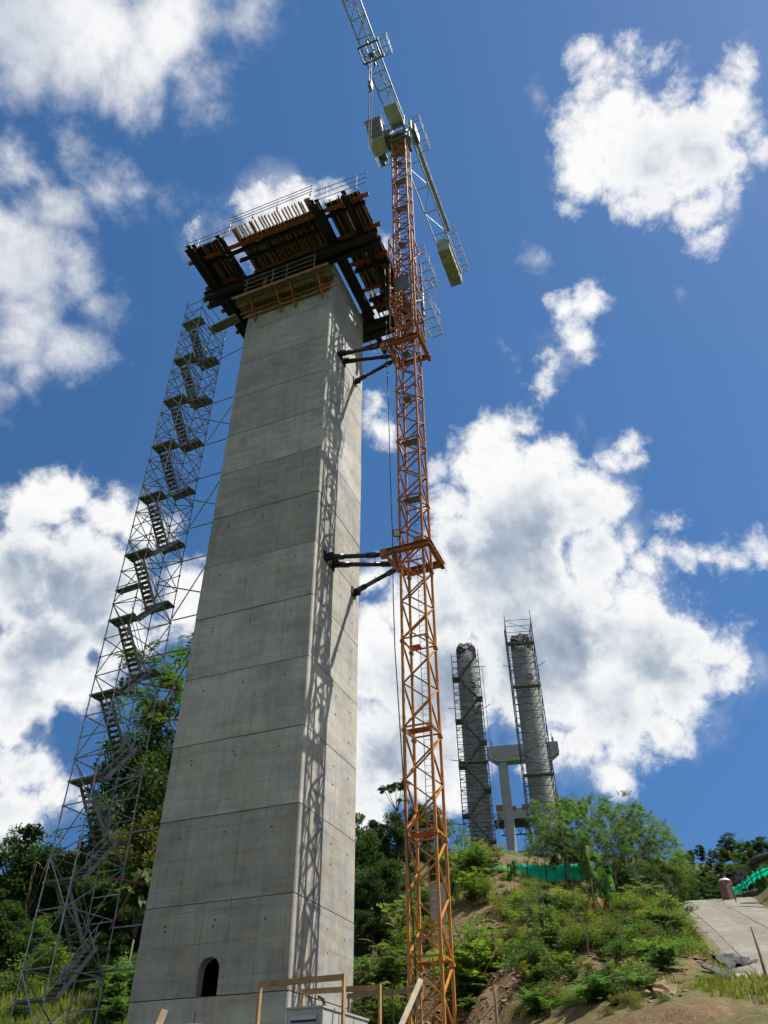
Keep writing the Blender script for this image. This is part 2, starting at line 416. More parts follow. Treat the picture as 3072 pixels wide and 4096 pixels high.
# ------------------------------------------------------------------ mesh helpers
class MB:
    """collects shapes into ONE mesh"""
    def __init__(s): s.v = []; s.f = []
    def add(s, vs, fs):
        o = len(s.v); s.v += [tuple(map(float, p)) for p in vs]; s.f += [tuple(i + o for i in f) for f in fs]; return s
    def box(s, lo, hi):
        (x0, y0, z0), (x1, y1, z1) = lo, hi
        return s.add([(x0,y0,z0),(x1,y0,z0),(x1,y1,z0),(x0,y1,z0),(x0,y0,z1),(x1,y0,z1),(x1,y1,z1),(x0,y1,z1)],
                     [(0,3,2,1),(4,5,6,7),(0,1,5,4),(1,2,6,5),(2,3,7,6),(3,0,4,7)])
    def frame(s, p0, p1, up):
        p0, p1 = np.array(p0, float), np.array(p1, float)
        t = p1 - p0; L = np.linalg.norm(t); t = t / max(L, 1e-9)
        up = np.array(up, float)
        if abs(t @ up) > 0.98 * np.linalg.norm(up): up = np.array((1.0, 0.0, 0.0)) if abs(t[0]) < 0.9 else np.array((0.0, 1.0, 0.0))
        a = np.cross(t, up); a /= np.linalg.norm(a); b = np.cross(a, t)
        return p0, p1, a, b
    def bar(s, p0, p1, w, h, up=(0, 0, 1)):
        p0, p1, a, b = s.frame(p0, p1, up)
        q = [a*x*w/2 + b*y*h/2 for x, y in ((-1,-1),(1,-1),(1,1),(-1,1))]
        return s.add([p0+i for i in q] + [p1+i for i in q], [(3,2,1,0),(4,5,6,7),(0,1,5,4),(1,2,6,5),(2,3,7,6),(3,0,4,7)])
    def prof(s, p0, p1, pts, up=(0, 0, 1)):
        p0, p1, a, b = s.frame(p0, p1, up); n = len(pts)
        q = [a*x + b*y for x, y in pts]
        return s.add([p0+i for i in q] + [p1+i for i in q], [tuple(range(n-1,-1,-1)), tuple(range(n, 2*n))] + [(i,(i+1)%n,(i+1)%n+n,i+n) for i in range(n)])
    def ibeam(s, p0, p1, w, h, tf=0.03, tw=0.025, up=(0, 0, 1)):
        W, H, T = w/2, h/2, tw/2
        return s.prof(p0, p1, [(-W,-H),(W,-H),(W,-H+tf),(T,-H+tf),(T,H-tf),(W,H-tf),(W,H),(-W,H),(-W,H-tf),(-T,H-tf),(-T,-H+tf),(-W,-H+tf)], up)
    def channel(s, p0, p1, w, h, t=0.02, up=(0, 0, 1)):
        W, H = w/2, h/2
        return s.prof(p0, p1, [(-W,-H),(W,-H),(W,-H+t),(-W+t,-H+t),(-W+t,H-t),(W,H-t),(W,H),(-W,H)], up)
    def angle(s, p0, p1, w, t=0.015, d1=(1, 0), d2=(0, 1)):
        """L-section upright with its corner on p0-p1"""
        a, b = np.array((*d1, 0.0)), np.array((*d2, 0.0))
        p0, p1 = np.array(p0, float), np.array(p1, float)
        q = [a*0, a*w, a*w+b*t, a*t+b*t, a*t+b*w, b*w]
        return s.add([p0+i for i in q] + [p1+i for i in q], [(5,4,3,2,1,0),(6,7,8,9,10,11)] + [(i,(i+1)%6,(i+1)%6+6,i+6) for i in range(6)])
    def tube(s, p0, p1, r, n=6, r1=None):
        p0, p1, a, b = s.frame(p0, p1, (0, 0, 1)); r1 = r if r1 is None else r1
        cs = [(math.cos(2*PI*i/n), math.sin(2*PI*i/n)) for i in range(n)]
        return s.add([p0 + (a*c + b*q)*r for c, q in cs] + [p1 + (a*c + b*q)*r1 for c, q in cs],
                     [tuple(range(n-1,-1,-1)), tuple(range(n, 2*n))] + [(i,(i+1)%n,(i+1)%n+n,i+n) for i in range(n)])
    def path(s, pts, rs, n=6):
        pts = [np.array(p, float) for p in pts]
        if np.isscalar(rs): rs = [rs]*len(pts)
        o = len(s.v); vs = []; ref = None
        for i, p in enumerate(pts):
            t = pts[min(i+1, len(pts)-1)] - pts[max(i-1, 0)]; t = t/np.linalg.norm(t)
            u = np.array((0.31, 0.95, 0.05)) if abs(t[2]) > 0.6 else np.array((0.0, 0.0, 1.0))
            a = np.cross(t, u); a /= np.linalg.norm(a)
            if ref is not None and a @ ref < 0 and abs(a @ ref) > 0.5: a = -a
            ref = a; b = np.cross(a, t)
            vs += [p + (a*math.cos(2*PI*k/n) + b*math.sin(2*PI*k/n))*rs[i] for k in range(n)]
        fs = [tuple(range(n-1,-1,-1)), tuple((len(pts)-1)*n + k for k in range(n))]
        for i in range(len(pts)-1):
            for k in range(n):
                fs.append((i*n+k, i*n+(k+1)%n, (i+1)*n+(k+1)%n, (i+1)*n+k))
        return s.add(vs, fs)
    def build(s, name, mat, parent=None, loc=(0, 0, 0), smooth=False):
        me = bpy.data.meshes.new(name); me.from_pydata(s.v, [], s.f)
        me.materials.append(MAT[mat])
        if smooth: me.polygons.foreach_set('use_smooth', [True]*len(me.polygons))
        return link(name, me, parent, loc)

def link(name, me, parent=None, loc=(0, 0, 0)):
    o = bpy.data.objects.new(name, me); COL.objects.link(o); o.location = loc
    if parent is not None: o.parent = parent
    return o

def np_mesh(name, V, F, mats, midx=None, smooth=False):
    """mesh from arrays; F is (n,3) or (n,4)"""
    me = bpy.data.meshes.new(name)
    V = np.ascontiguousarray(V, np.float32); F = np.ascontiguousarray(F, np.int32)
    k = F.shape[1]
    me.vertices.add(len(V)); me.vertices.foreach_set('co', V.ravel())
    me.loops.add(F.size); me.loops.foreach_set('vertex_index', F.ravel())
    me.polygons.add(len(F)); me.polygons.foreach_set('loop_start', np.arange(0, F.size, k, dtype=np.int32))
    for mm in mats: me.materials.append(MAT[mm])
    if midx is not None: me.polygons.foreach_set('material_index', np.ascontiguousarray(midx, np.int32))
    me.polygons.foreach_set('use_smooth', np.full(len(F), bool(smooth)))
    me.update(calc_edges=True); me.validate()
    return me

def tag(o, label=None, cat=None, group=None, kind=None):
    if label: o['label'] = label
    if cat: o['category'] = cat
    if group: o['group'] = group
    if kind: o['kind'] = kind
    return o

def thing(name, label, cat, loc=(0, 0, 0), rotz=0.0, group=None):
    o = bpy.data.objects.new(name, None); COL.objects.link(o)
    o.empty_display_size = 0.3
    o.location = loc; o.rotation_euler = (0, 0, rotz)
    return tag(o, label, cat, group)

def copy_tree(o, parent=None):
    c = o.copy(); COL.objects.link(c); c.parent = parent
    for ch in o.children: copy_tree(ch, c)
    return c

# ------------------------------------------------------------------ where the works stand
YAW = math.radians(21.535)
C = np.array([32.0 * math.sin(math.radians(-6.4121)), 32.0 * math.cos(math.radians(-6.4121)), 0.0])   # nearest corner of the pier
W1, W2 = 6.797, 5.720
U = np.array([math.cos(YAW), -math.sin(YAW), 0.0]); DR = np.array([math.sin(YAW), math.cos(YAW), 0.0])
def P(a, b, z=0.0): return C + U * a + DR * b + np.array([0, 0, z])
MAST = np.array([1.567, 33.15, 0.0])

# ------------------------------------------------------------------ terrain: a thin-plate surface through surveyed heights
def tz(px, py, d):
    p = at(px, py, d); return (p[0], p[1], p[2])
CTRL = [(0, -20, -1.8), (-30, -10, -2), (30, -10, -2), (0, 0, -1.62), (-10, 8, -1.2), (10, 8, -1.1), (0, 16, -0.3), (-12, 20, 0.2), (-3, 27, 0.9), (2, 30, 1.2), (-8, 33, 1.4), (-13, 34, 1.6),
        (-22, 26, 1.0), (8, 20, 0.2), (14, 16, 0.0), (-60, 20, 0.5), (-70, -10, -1), (60, -10, -1), (2, 36, 1.8), (-4, 40, 2.8)]
CTRL += [tz(40, 4040, 46), tz(300, 4060, 44), tz(560, 4075, 43), tz(0, 3850, 62), tz(500, 3850, 64), tz(300, 3500, 100), tz(700, 3350, 110), tz(-700, 3700, 80),
         tz(1450, 4070, 38.5), tz(1560, 3960, 42), tz(1500, 3700, 56), tz(1600, 3450, 78),
         tz(1830, 4090, 34), tz(1900, 4000, 35.2), tz(2000, 3860, 37.5), tz(1880, 3800, 39.0), tz(1950, 3660, 42.5), tz(1870, 3560, 47), tz(2050, 3480, 54), tz(2000, 3440, 60),
         tz(2150, 4080, 30.5), tz(2300, 3960, 32.5), tz(2350, 3800, 38), tz(2350, 3680, 44), tz(2250, 3560, 54), tz(2450, 3530, 58), tz(2150, 3530, 56),
         tz(2600, 3980, 29.5), tz(2650, 3830, 37), tz(2660, 3700, 44), tz(2690, 3620, 55), tz(2560, 3520, 64),
         tz(2500, 4090, 26.0), tz(2800, 4060, 23.5), tz(3072, 4080, 21), tz(2720, 3975, 28.0), tz(2950, 3955, 27.2), tz(2860, 3900, 33.0), tz(2800, 3780, 40), tz(3000, 3860, 36),
         tz(2770, 3603, 72), tz(2870, 3596, 72), tz(2830, 3680, 54), tz(2950, 3700, 50), tz(3072, 3740, 46), tz(3150, 3870, 37), tz(3072, 3668, 52), tz(3250, 3760, 46),
         tz(3000, 3555, 60), tz(3072, 3540, 61), tz(2960, 3545, 66), tz(3200, 3490, 64), tz(2700, 3580, 78), tz(2760, 3590, 85), tz(2600, 3560, 90), tz(3000, 3570, 95),
         (11, 80, 23.0), (11, 99, 26.5), (20, 98, 26.5), (30, 95, 25.5), (25, 168, 46), (38, 166, 46), (37, 227, 62), (60, 200, 52), (70, 110, 27), (100, 100, 27), (80, 60, 16), (50, 30, 6), (60, 10, 2),
         (-60, 80, 12), (-90, 60, 10), (-40, 150, 38), (-100, 150, 30), (0, 150, 42), (-20, 100, 24), (0, 230, 58), (100, 200, 45)]
CT = np.array(CTRL, float)
def _tps(d2): return np.where(d2 > 1e-9, 0.5 * d2 * np.log(np.maximum(d2, 1e-9)), 0.0)
_n = len(CT); _d2 = ((CT[:, None, :2] - CT[None, :, :2]) ** 2).sum(-1)
_A = np.zeros((_n + 3, _n + 3)); _A[:_n, :_n] = _tps(_d2) + np.eye(_n) * 0.6
_A[:_n, _n] = 1; _A[:_n, _n + 1:] = CT[:, :2]; _A[_n, :_n] = 1; _A[_n + 1:, :_n] = CT[:, :2].T
_w = np.linalg.solve(_A, np.concatenate([CT[:, 2], np.zeros(3)]))
def hash_noise(x, y, seed=0):
    """smooth value noise"""
    xi, yi = np.floor(x), np.floor(y); fx, fy = x - xi, y - yi
    fx, fy = fx*fx*(3-2*fx), fy*fy*(3-2*fy)
    def h(a, b):
        s = np.sin(a * 127.1 + b * 311.7 + seed * 74.7) * 43758.5453
        return s - np.floor(s)
    return (h(xi, yi)*(1-fx) + h(xi+1, yi)*fx)*(1-fy) + (h(xi, yi+1)*(1-fx) + h(xi+1, yi+1)*fx)*fy
def fbm(x, y, oct=4, seed=0):
    r, a = 0.0, 0.5
    for i in range(oct):
        r = r + a * (hash_noise(x, y, seed + i) - 0.5); x, y, a = x*2.03 + 3.1, y*2.03 + 1.7, a*0.5
    return r
def smooth_ground(x, y):
    x, y = np.asarray(x, float), np.asarray(y, float)
    sh = x.shape; x, y = x.ravel(), y.ravel()
    out = np.empty(len(x))
    for i in range(0, len(x), 20000):
        q = np.stack([x[i:i+20000], y[i:i+20000]], 1)
        out[i:i+20000] = _tps(((q[:, None] - CT[None, :, :2]) ** 2).sum(-1)) @ _w[:_n] + _w[_n] + q @ _w[_n+1:]
    return out.reshape(sh)
def road_d(x, y):
    """distance from the track's centre line (array)"""
    x, y = np.asarray(x, float), np.asarray(y, float)
    best = np.full(x.shape, 1e9)
    for (ax, ay), (bx, by) in zip(ROAD[:-1], ROAD[1:]):
        dx, dy = bx-ax, by-ay
        t = np.clip(((x-ax)*dx + (y-ay)*dy) / (dx*dx+dy*dy), 0, 1)
        best = np.minimum(best, np.hypot(x-ax-t*dx, y-ay-t*dy))
    return best
_rp = [at(2825, 3600, 72), at(2880, 3636, 60), at(2975, 3688, 51), at(3090, 3770, 44), at(3260, 3900, 37.5), at(3560, 4090, 31)]
ROAD3 = [(_rp[0][0] - 2.5, _rp[0][1] + 9, _rp[0][2] + 0.2)] + [tuple(p) for p in _rp]
ROAD = [(p[0], p[1]) for p in ROAD3]
def resample(pts, step):
    P_ = np.array(pts, float); seg = np.linalg.norm(np.diff(P_, axis=0), axis=1); s = np.concatenate([[0], np.cumsum(seg)])
    t = np.arange(0, s[-1], step); out_ = []
    for q in t:
        i = min(np.searchsorted(s, q, 'right') - 1, len(P_) - 2); u = (q - s[i]) / seg[i]
        p0, p1, p2, p3 = P_[max(i-1, 0)], P_[i], P_[i+1], P_[min(i+2, len(P_)-1)]
        out_.append(0.5 * ((2*p1) + (-p0+p2)*u + (2*p0-5*p1+4*p2-p3)*u*u + (-p0+3*p1-3*p2+p3)*u**3))
    return np.array(out_)
RC3 = resample(ROAD3, 0.6); RC = RC3[:, :2]
RT = np.gradient(RC, axis=0); RT /= np.linalg.norm(RT, axis=1)[:, None]
RN = np.stack([RT[:, 1], -RT[:, 0]], 1)
RZ = RC3[:, 2]; RZ = np.convolve(np.pad(RZ, 8, 'edge'), np.ones(17) / 17, 'valid')
def ground(x, y):
    x, y = np.asarray(x, float), np.asarray(y, float)
    z = smooth_ground(x, y)
    sh = x.shape; xf, yf = x.ravel(), y.ravel()
    rd = np.full(len(xf), 99.0); rz = np.zeros(len(xf))
    near = np.nonzero((xf > 8) & (xf < 45) & (yf > 20) & (yf < 95))[0]
    for i in range(0, len(near), 20000):
        k = near[i:i+20000]
        d2 = (xf[k][:, None] - RC[None, :, 0])**2 + (yf[k][:, None] - RC[None, :, 1])**2
        j = d2.argmin(1); rd[k] = np.sqrt(d2[np.arange(len(k)), j]); rz[k] = RZ[j]
    rd, rz = rd.reshape(sh), rz.reshape(sh)
    w = np.clip((rd - 2.4) / 2.4, 0, 1); w = w*w*(3-2*w)
    z = z*w + rz*(1-w)
    dist = np.hypot(x, y)
    amp = np.clip((dist - 20) / 12, 0.15, 1) * np.clip((150 - dist) / 60, 0.4, 1)
    z = z + w * amp * (1.5 * fbm(x / 6.0, y / 6.0, 3, 3) + 0.6 * fbm(x / 1.5, y / 1.5, 4, 9) * (x > 0))
    rough2 = np.clip((44 - y) / 8, 0, 1) * (x > 1.0)
    z = z + w * rough2 * (0.30 * (0.25 - np.abs(fbm(x / 1.1, y / 1.1, 3, 31))) + 0.16 * fbm(x / 0.5, y / 0.5, 2, 41))
    # erosion gullies on the cut bank right of the crane
    bank = np.exp(-(((x - 6.2) / 4.0) ** 2 + ((y - 35.5) / 4.5) ** 2))
    z = z - bank * 0.5 * np.abs(np.sin(x * 2.1 + 0.6 * fbm(x, y, 2, 4) * 4)) ** 6
    return z
def gz(x, y): return float(ground(np.array([x]), np.array([y]))[0])

# ================================================================== GROUND
def axis(core0, core1, step, outer):
    a = list(np.arange(core0, core1 + 1e-6, step))
    lo, hi, s = a[0], a[-1], step
    left, right = [], []
    while lo > -outer:
        s = min(s * 1.22, 250); lo -= s; left.append(lo)
    s = step
    while hi < outer:
        s = min(s * 1.22, 250); hi += s; right.append(hi)
    return np.array(left[::-1] + a + right)
gx, gy = axis(-16, 34, 0.24, 1800), axis(21, 80, 0.24, 1800)
GX, GY = np.meshgrid(gx, gy)
R_ = np.hypot(GX, GY)
inn = R_ < 420
GZ = np.zeros_like(GX)
GZ[inn] = ground(GX[inn], GY[inn])
tgt = 18 + 22 * np.tanh(GY / 150.0) + 14 * fbm(GX / 160, GY / 160, 3, 21)
bl = np.clip((R_ - 190) / 150, 0, 1); bl = bl * bl * (3 - 2 * bl)
bl = np.maximum(bl, np.clip((-GY - 30) / 60, 0, 1))
GZ = GZ * (1 - bl) + tgt * bl * (GY > -20) + (-4 * bl) * (GY <= -20)
nx, ny = len(gx), len(gy)
idx = np.arange(nx * ny).reshape(ny, nx)
F = np.stack([idx[:-1, :-1], idx[:-1, 1:], idx[1:, 1:], idx[1:, :-1]], -1).reshape(-1, 4)

m, g, b, out = new_mat('soil')
tc = g.n('ShaderNodeTexCoord'); v = tc.outputs['Object']
geo = g.n('ShaderNodeNewGeometry')
sn = g.n('ShaderNodeSeparateXYZ'); g.put(sn.inputs[0], geo.outputs['Normal'])
sx = g.n('ShaderNodeSeparateXYZ'); g.put(sx.inputs[0], v)
n1 = g.noise(v, 0.35, 6, 0.62); n2 = g.noise(v, 2.4, 7, 0.66); n3 = g.noise(v, 14.0, 5, 0.7)
dirt = g.ramp(g.m('ADD', g.m('MULTIPLY', n2, 0.6), g.m('MULTIPLY', n1, 0.4)), [(0.30, (0.075, 0.046, 0.025)), (0.46, (0.135, 0.088, 0.046)), (0.58, (0.190, 0.130, 0.068)), (0.72, (0.25, 0.185, 0.105))])
dirt = g.mix(g.m('MULTIPLY', g.ss(n3, 0.42, 0.62), 0.75), dirt, (0.085, 0.052, 0.027, 1))
dirt = g.mix(g.ss(g.noise(v, 30.0, 3, 0.6), 0.60, 0.68), dirt, (0.26, 0.205, 0.135, 1))
grs = g.mix(g.ss(n2, 0.35, 0.65), (0.060, 0.078, 0.020, 1), (0.105, 0.105, 0.034, 1))
# grass takes hold on gentle ground, and nearly everywhere left of the pier
flat = g.ss(g.m('MULTIPLY_ADD', g.m('SUBTRACT', n1, 0.5), 0.5, sn.outputs[2]), 0.80, 0.97)
left = g.ss(sx.outputs[0], 1.5, -4.0)
far_ = g.ss(sx.outputs[1], 55.0, 70.0)
gm = g.m('MAXIMUM', g.m('MULTIPLY', flat, 0.55), g.m('MAXIMUM', left, far_))
gm = g.m('MULTIPLY', gm, g.ss(n2, 0.30, 0.46))
soilc = g.mix(gm, dirt, grs)
# beyond the cleared site the ground is under bush
dist_ = g.vm('LENGTH', g.vm('SUBTRACT', v, (2.0, 40.0, 5.0)), out=1)
wild = g.ss(g.m('MULTIPLY_ADD', g.m('SUBTRACT', n1, 0.5), 18.0, dist_), 22.0, 40.0)
wildc = g.mix(g.ss(n2, 0.38, 0.62), (0.030, 0.045, 0.014, 1), (0.065, 0.085, 0.026, 1))
g.put(b.inputs['Base Color'], g.mix(wild, soilc, wildc))
b.inputs['Roughness'].default_value = 0.95; b.inputs['Specular IOR Level'].default_value = 0.15
bump(g, b, g.m('MULTIPLY_ADD', n3, 0.35, n2), 0.9, 0.12)
me = np_mesh('ground', np.stack([GX.ravel(), GY.ravel(), GZ.ravel()], 1), F, ['soil'], smooth=True)
tag(link('ground', me), kind='structure')

# ------------------------------------------------------------------ haul road: two worn concrete tracks with a gravel middle
def strip(name, offs, lift, mat, jag=0.0, parent=None, seed=0):
    V, rows = [], len(RC)
    for j, o_ in enumerate(offs):
        edge = jag * fbm(np.arange(rows) * 0.45, np.full(rows, j * 7.3), 3, seed) * 2 if j in (0, len(offs)-1) else 0
        p = RC + RN * (o_ + edge)[:, None] if jag and j in (0, len(offs)-1) else RC + RN * o_
        V.append(np.stack([p[:, 0], p[:, 1], RZ + lift - (0.10 if j in (0, len(offs)-1) else 0)], 1))
    V = np.array(V); k = len(offs)
    ii = np.arange(k * rows).reshape(k, rows)
    Fq = np.stack([ii[:-1, :-1], ii[:-1, 1:], ii[1:, 1:], ii[1:, :-1]], -1).reshape(-1, 4)
    return link(name, np_mesh(name, V.reshape(-1, 3), Fq, [mat], smooth=False), parent)
m, g, b, out = new_mat('road_gravel')
tc = g.n('ShaderNodeTexCoord'); v = tc.outputs['Object']
n2 = g.noise(v, 1.6, 7, 0.68); n3 = g.noise(v, 12, 5, 0.7)
g.put(b.inputs['Base Color'], g.ramp(g.m('ADD', g.m('MULTIPLY', n2, 0.55), g.m('MULTIPLY', n3, 0.45)), [(0.3, (0.085, 0.073, 0.055)), (0.5, (0.15, 0.13, 0.098)), (0.68, (0.22, 0.195, 0.155))]))
b.inputs['Roughness'].default_value = 0.95; bump(g, b, n3, 0.8, 0.06)
m, g, b, out = new_mat('road_concrete')
tc = g.n('ShaderNodeTexCoord'); v = tc.outputs['Object']
n1 = g.noise(v, 0.5, 5, 0.6); n2 = g.noise(v, 2.6, 7, 0.68); n3 = g.noise(v, 20, 5, 0.7)
dust = g.ss(g.m('ADD', g.m('MULTIPLY', n1, 0.5), g.m('MULTIPLY', n2, 0.5)), 0.36, 0.53)
base = g.mix(dust, (0.205, 0.203, 0.182, 1), (0.140, 0.114, 0.078, 1))
g.put(b.inputs['Base Color'], g.mix(g.ss(n3, 0.35, 0.75), base, (0.16, 0.155, 0.135, 1)))
b.inputs['Roughness'].default_value = 0.95; bump(g, b, n3, 0.3, 0.02)
road = strip('road', [-2.75, -2.5, 0.0, 2.45, 2.7], 0.09, 'road_gravel')
tag(road, kind='structure')
strip('concrete_track', [-1.95, -1.94, -1.3, -0.52, -0.51], 0.115, 'road_concrete', 0.9, road, 3)
strip('concrete_track', [0.50, 0.51, 1.3, 1.94, 1.95], 0.115, 'road_concrete', 0.9, road, 8)

# ================================================================== BRIDGE PIER
pier = thing('bridge_pier', 'tall rectangular concrete bridge pier in the middle with horizontal pour joints', 'bridge pier', tuple(C), -YAW)
JZ = [0.6, 4.44, 7.64, 11.05, 14.43, 17.85, 21.29, 24.62, 28.09, 31.55, 34.87, 38.43, 41.98, 45.55, 49.0, 50.75]
MB().box((-W1+0.06, 0.06, 0.0), (-0.06, 0.9, 4.44)).box((-W1+0.06, 2.6, 0.0), (-0.06, W2-0.06, 50.7)).box((-W1+0.06, 0.06, 7.64), (-0.06, 2.6, 50.7)).box((-W1+0.06,0.9,0.0),(-0.06,2.6,4.42)).build('core', 'joint_dark', pier)
def lift_mesh(x0, x1, y0, y1, h, ch=0.05, bv=0.012):
    """one pour: a chamfered block with eased top and bottom arrises"""
    def ring(ins, z):
        a0, a1, b0, b1 = x0+ins, x1-ins, y0+ins, y1-ins
        return [(a0+ch,b0,z),(a1-ch,b0,z),(a1,b0+ch,z),(a1,b1-ch,z),(a1-ch,b1,z),(a0+ch,b1,z),(a0,b1-ch,z),(a0,b0+ch,z)]
    g_ = 0.011
    rs = [ring(bv*1.5, g_), ring(0, g_+bv), ring(0, h-g_-bv), ring(bv*1.5, h-g_)]
    mb = MB(); v = [p for r in rs for p in r]
    f = [tuple(range(7,-1,-1)), tuple(range(24, 32))]
    for i in range(3):
        for k in range(8): f.append((i*8+k, i*8+(k+1)%8, (i+1)*8+(k+1)%8, (i+1)*8+k))
    mb.add(v, f); return mb
lifts = []
for i in range(len(JZ) - 1):
    j = [random.uniform(-0.012, 0.012) for _ in range(4)]
    o = lift_mesh(-W1+j[0], j[1], j[2], W2+j[3], JZ[i+1]-JZ[i]).build('concrete_pour', 'concrete', pier, (0, 0, JZ[i]))
    lifts.append(o)
# arched inspection opening through the second pour
def arch_prism(x0, x1, z0, zs, y0, y1, n=14):
    r = (x1-x0)/2; cx = (x0+x1)/2
    pts = [(x0, z0), (x1, z0)] + [(cx + r*math.cos(t), zs + r*math.sin(t)) for t in np.linspace(0, PI, n)]
    k = len(pts)
    return MB().add([(x, y0, z) for x, z in pts] + [(x, y1, z) for x, z in pts], [tuple(range(k)), tuple(range(2*k-1, k-1, -1))] + [(i, i+k, (i+1)%k+k, (i+1)%k) for i in range(k)])
cut1 = arch_prism(-3.86, -2.94, -0.1, 0.83, -0.5, 0.5).build('cutter', 'void_shade', pier, (0, 0, JZ[1]))
cut2 = MB().box((-5.6, 0.42, 0.05), (-1.2, 3.4, 2.4)).build('cutter', 'void_shade', pier, (0, 0, JZ[1]))
lo_ = lifts[1]
for c_ in (cut1, cut2):
    md = lo_.modifiers.new('b', 'BOOLEAN'); md.operation = 'DIFFERENCE'; md.object = c_; md.solver = 'EXACT'
bpy.context.view_layer.update()
dg = bpy.context.evaluated_depsgraph_get()
me = bpy.data.meshes.new_from_object(lo_.evaluated_get(dg))
lo_.modifiers.clear(); lo_.data = me
for c_ in (cut1, cut2): bpy.data.objects.remove(c_)
me.materials.clear(); me.materials.append(MAT['concrete'])
lo_['label'] = 'concrete pour with the arched opening'
MB().box((-5.5, 2.3, 4.5), (-1.3, 2.4, 6.9)).build('shade_panel', 'void_shade', pier)  # near-black panel in the hollow; its shade is in the colour
# tie-rod holes
hole = MB(); n = 8
hole.add([(0.042*math.cos(2*PI*k/n), 0, 0.05*math.sin(2*PI*k/n)) for k in range(n)] + [(0.02*math.cos(2*PI*k/n), -0.006, 0.024*math.sin(2*PI*k/n)) for k in range(n)],
         [(k, (k+1) % n, n+(k+1) % n, n+k) for k in range(n)] + [tuple(range(2*n-1, n-1, -1))])
hme = None
for i in range(len(JZ) - 2):
    top = JZ[i+1]
    spots = [(-5.62, top-0.75, 0), (-3.42, top-0.72, 0), (-1.15, top-0.78, 0)]
    if i < 8 and i % 2: spots += [(-5.63, top-0.93, 0), (-3.41, top-0.90, 0)]
    spots += [(1.35, top-0.8, 1), (3.1, top-0.75, 1), (4.75, top-0.8, 1), (3.08, top-1.6, 1), (4.72, top-2.4, 1)]
    for x, z, side in spots:
        if i == 0 and side == 0: continue
        x += random.uniform(-0.06, 0.06); z += random.uniform(-0.06, 0.06)
        if hme is None:
            o = hole.build('tie_hole', 'void_shade', pier); hme = o.data
        else:
            o = link('tie_hole', hme, pier)
        if side == 0: o.location = (x, -0.015, z)
        else: o.location = (0.015, x, z); o.rotation_euler = (0, 0, PI/2)

# ================================================================== FALSEWORK DECK on the pier head
fw = thing('falsework_platform', 'dark steel girder and timber formwork platform around the pier head', 'formwork platform', tuple(C), -YAW)
for bb in (-1.10, -0.42, 6.14, 6.82):
    MB().ibeam((-10.35, bb, 50.28), (4.0 if bb < 5 else 3.6, bb, 50.28), 0.36, 0.86, 0.04, 0.035).build('main_girder', 'steel_black', fw)
for aa, b0, b1 in ((-9.55, -4.85, 9.3), (-9.15, -4.75, 9.2), (-7.15, -4.75, 9.4), (0.36, -4.6, 9.5), (0.72, -4.5, 6.0), (2.72, -4.35, 9.3)):
    MB().ibeam((aa, b0, 51.03), (aa, b1, 51.03), 0.32, 0.60, 0.035, 0.03).build('cross_girder', 'steel_black', fw)
for bb, a0, a1 in ((-2.95, -10.0, 3.85), (-2.2, -6.7, 0.1), (8.1, -9.9, 3.4), (1.9, 0.9, 3.6), (4.7, 0.9, 3.6), (7.0, -10.0, -7.0), (3.0, -10.0, -7.2)):
    MB().ibeam((a0, bb, 51.48), (a1, bb, 51.48), 0.22, 0.28, 0.03, 0.03).build('secondary_beam', 'steel_black', fw)
OR = [(-3.42, -10.4, 4.3), (-1.05, -10.4, -7.0), (-1.05, 0.8, 4.2), (-0.9, -6.2, 0.2), (1.2, -10.35, -7.1), (1.25, 0.75, 3.85), (3.4, -10.3, -7.1), (3.7, 0.7, 3.9), (6.6, -10.3, -7.2), (6.7, 0.7, 3.8), (8.8, -10.2, -7.2), (8.85, -1.6, 3.4), (5.4, 0.8, 3.7)]
for bb, a0, a1 in OR:
    o = MB()
    o.channel((a0, bb-0.07, 51.46), (a1, bb-0.07, 51.46), 0.09, 0.22); o.channel((a1, bb+0.07, 51.46), (a0, bb+0.07, 51.46), 0.09, 0.22)
    o.build('waler', 'form_orange', fw)
jm = None
def joist(a, b0, b1, z=51.69):
    MB().ibeam((a, b0, z), (a, b1, z), 0.085, 0.20, 0.04, 0.03).build('joist', 'timber_joist', fw)
ja = list(np.linspace(-5.95, 0.12, 24) + rng.uniform(-0.07, 0.07, 24)) + [-5.86, -5.70, 0.0, 0.2]
for k, a in enumerate(ja): joist(a, -4.62 + random.uniform(-0.08, 0.06), -0.25)
for a in (-9.9, -9.45, -8.75, -8.55, -8.05, -7.75, -7.45):
    joist(a, -4.15 + random.uniform(-0.1, 0.1), 2.4 + random.uniform(-0.3, 0.3)); joist(a + 0.1, 2.2, 9.2)
for a in (1.15, 1.5, 2.0, 2.18, 2.95, 3.2, 3.55):
    joist(a, -3.9 + random.uniform(-0.1, 0.1), 1.4 + random.uniform(-0.3, 0.3)); joist(a + 0.08, 1.2, 4.6); joist(a - 0.05, 4.4, 9.2)
for a in (-5.6, -4.6, -3.6, -2.6, -1.6, -0.6): joist(a, 5.9, 9.0)
def ply(a0, a1, b0, b1, z=51.80):
    n = max(1, round((b1-b0) / 1.22)); s = (b1-b0)/n
    for k in range(n):
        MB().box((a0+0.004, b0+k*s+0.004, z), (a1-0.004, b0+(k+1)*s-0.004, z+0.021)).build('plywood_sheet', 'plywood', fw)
for a0, a1 in ((-6.05, -4.83), (-4.83, -3.61), (-3.61, -2.39), (-2.39, -1.17), (-1.17, 0.25)): ply(a0, a1, -3.62, -0.02); ply(a0, a1, 5.75, 8.6)
for a0, a1 in ((-10.05, -8.83), (-8.83, -7.02)): ply(a0, a1, -4.2, 9.3)
for a0, a1 in ((1.02, 2.24), (2.24, 3.70)):
    ply(a0, a1, -3.75, 3.9); ply(a0, a1, 5.0, 6.3)
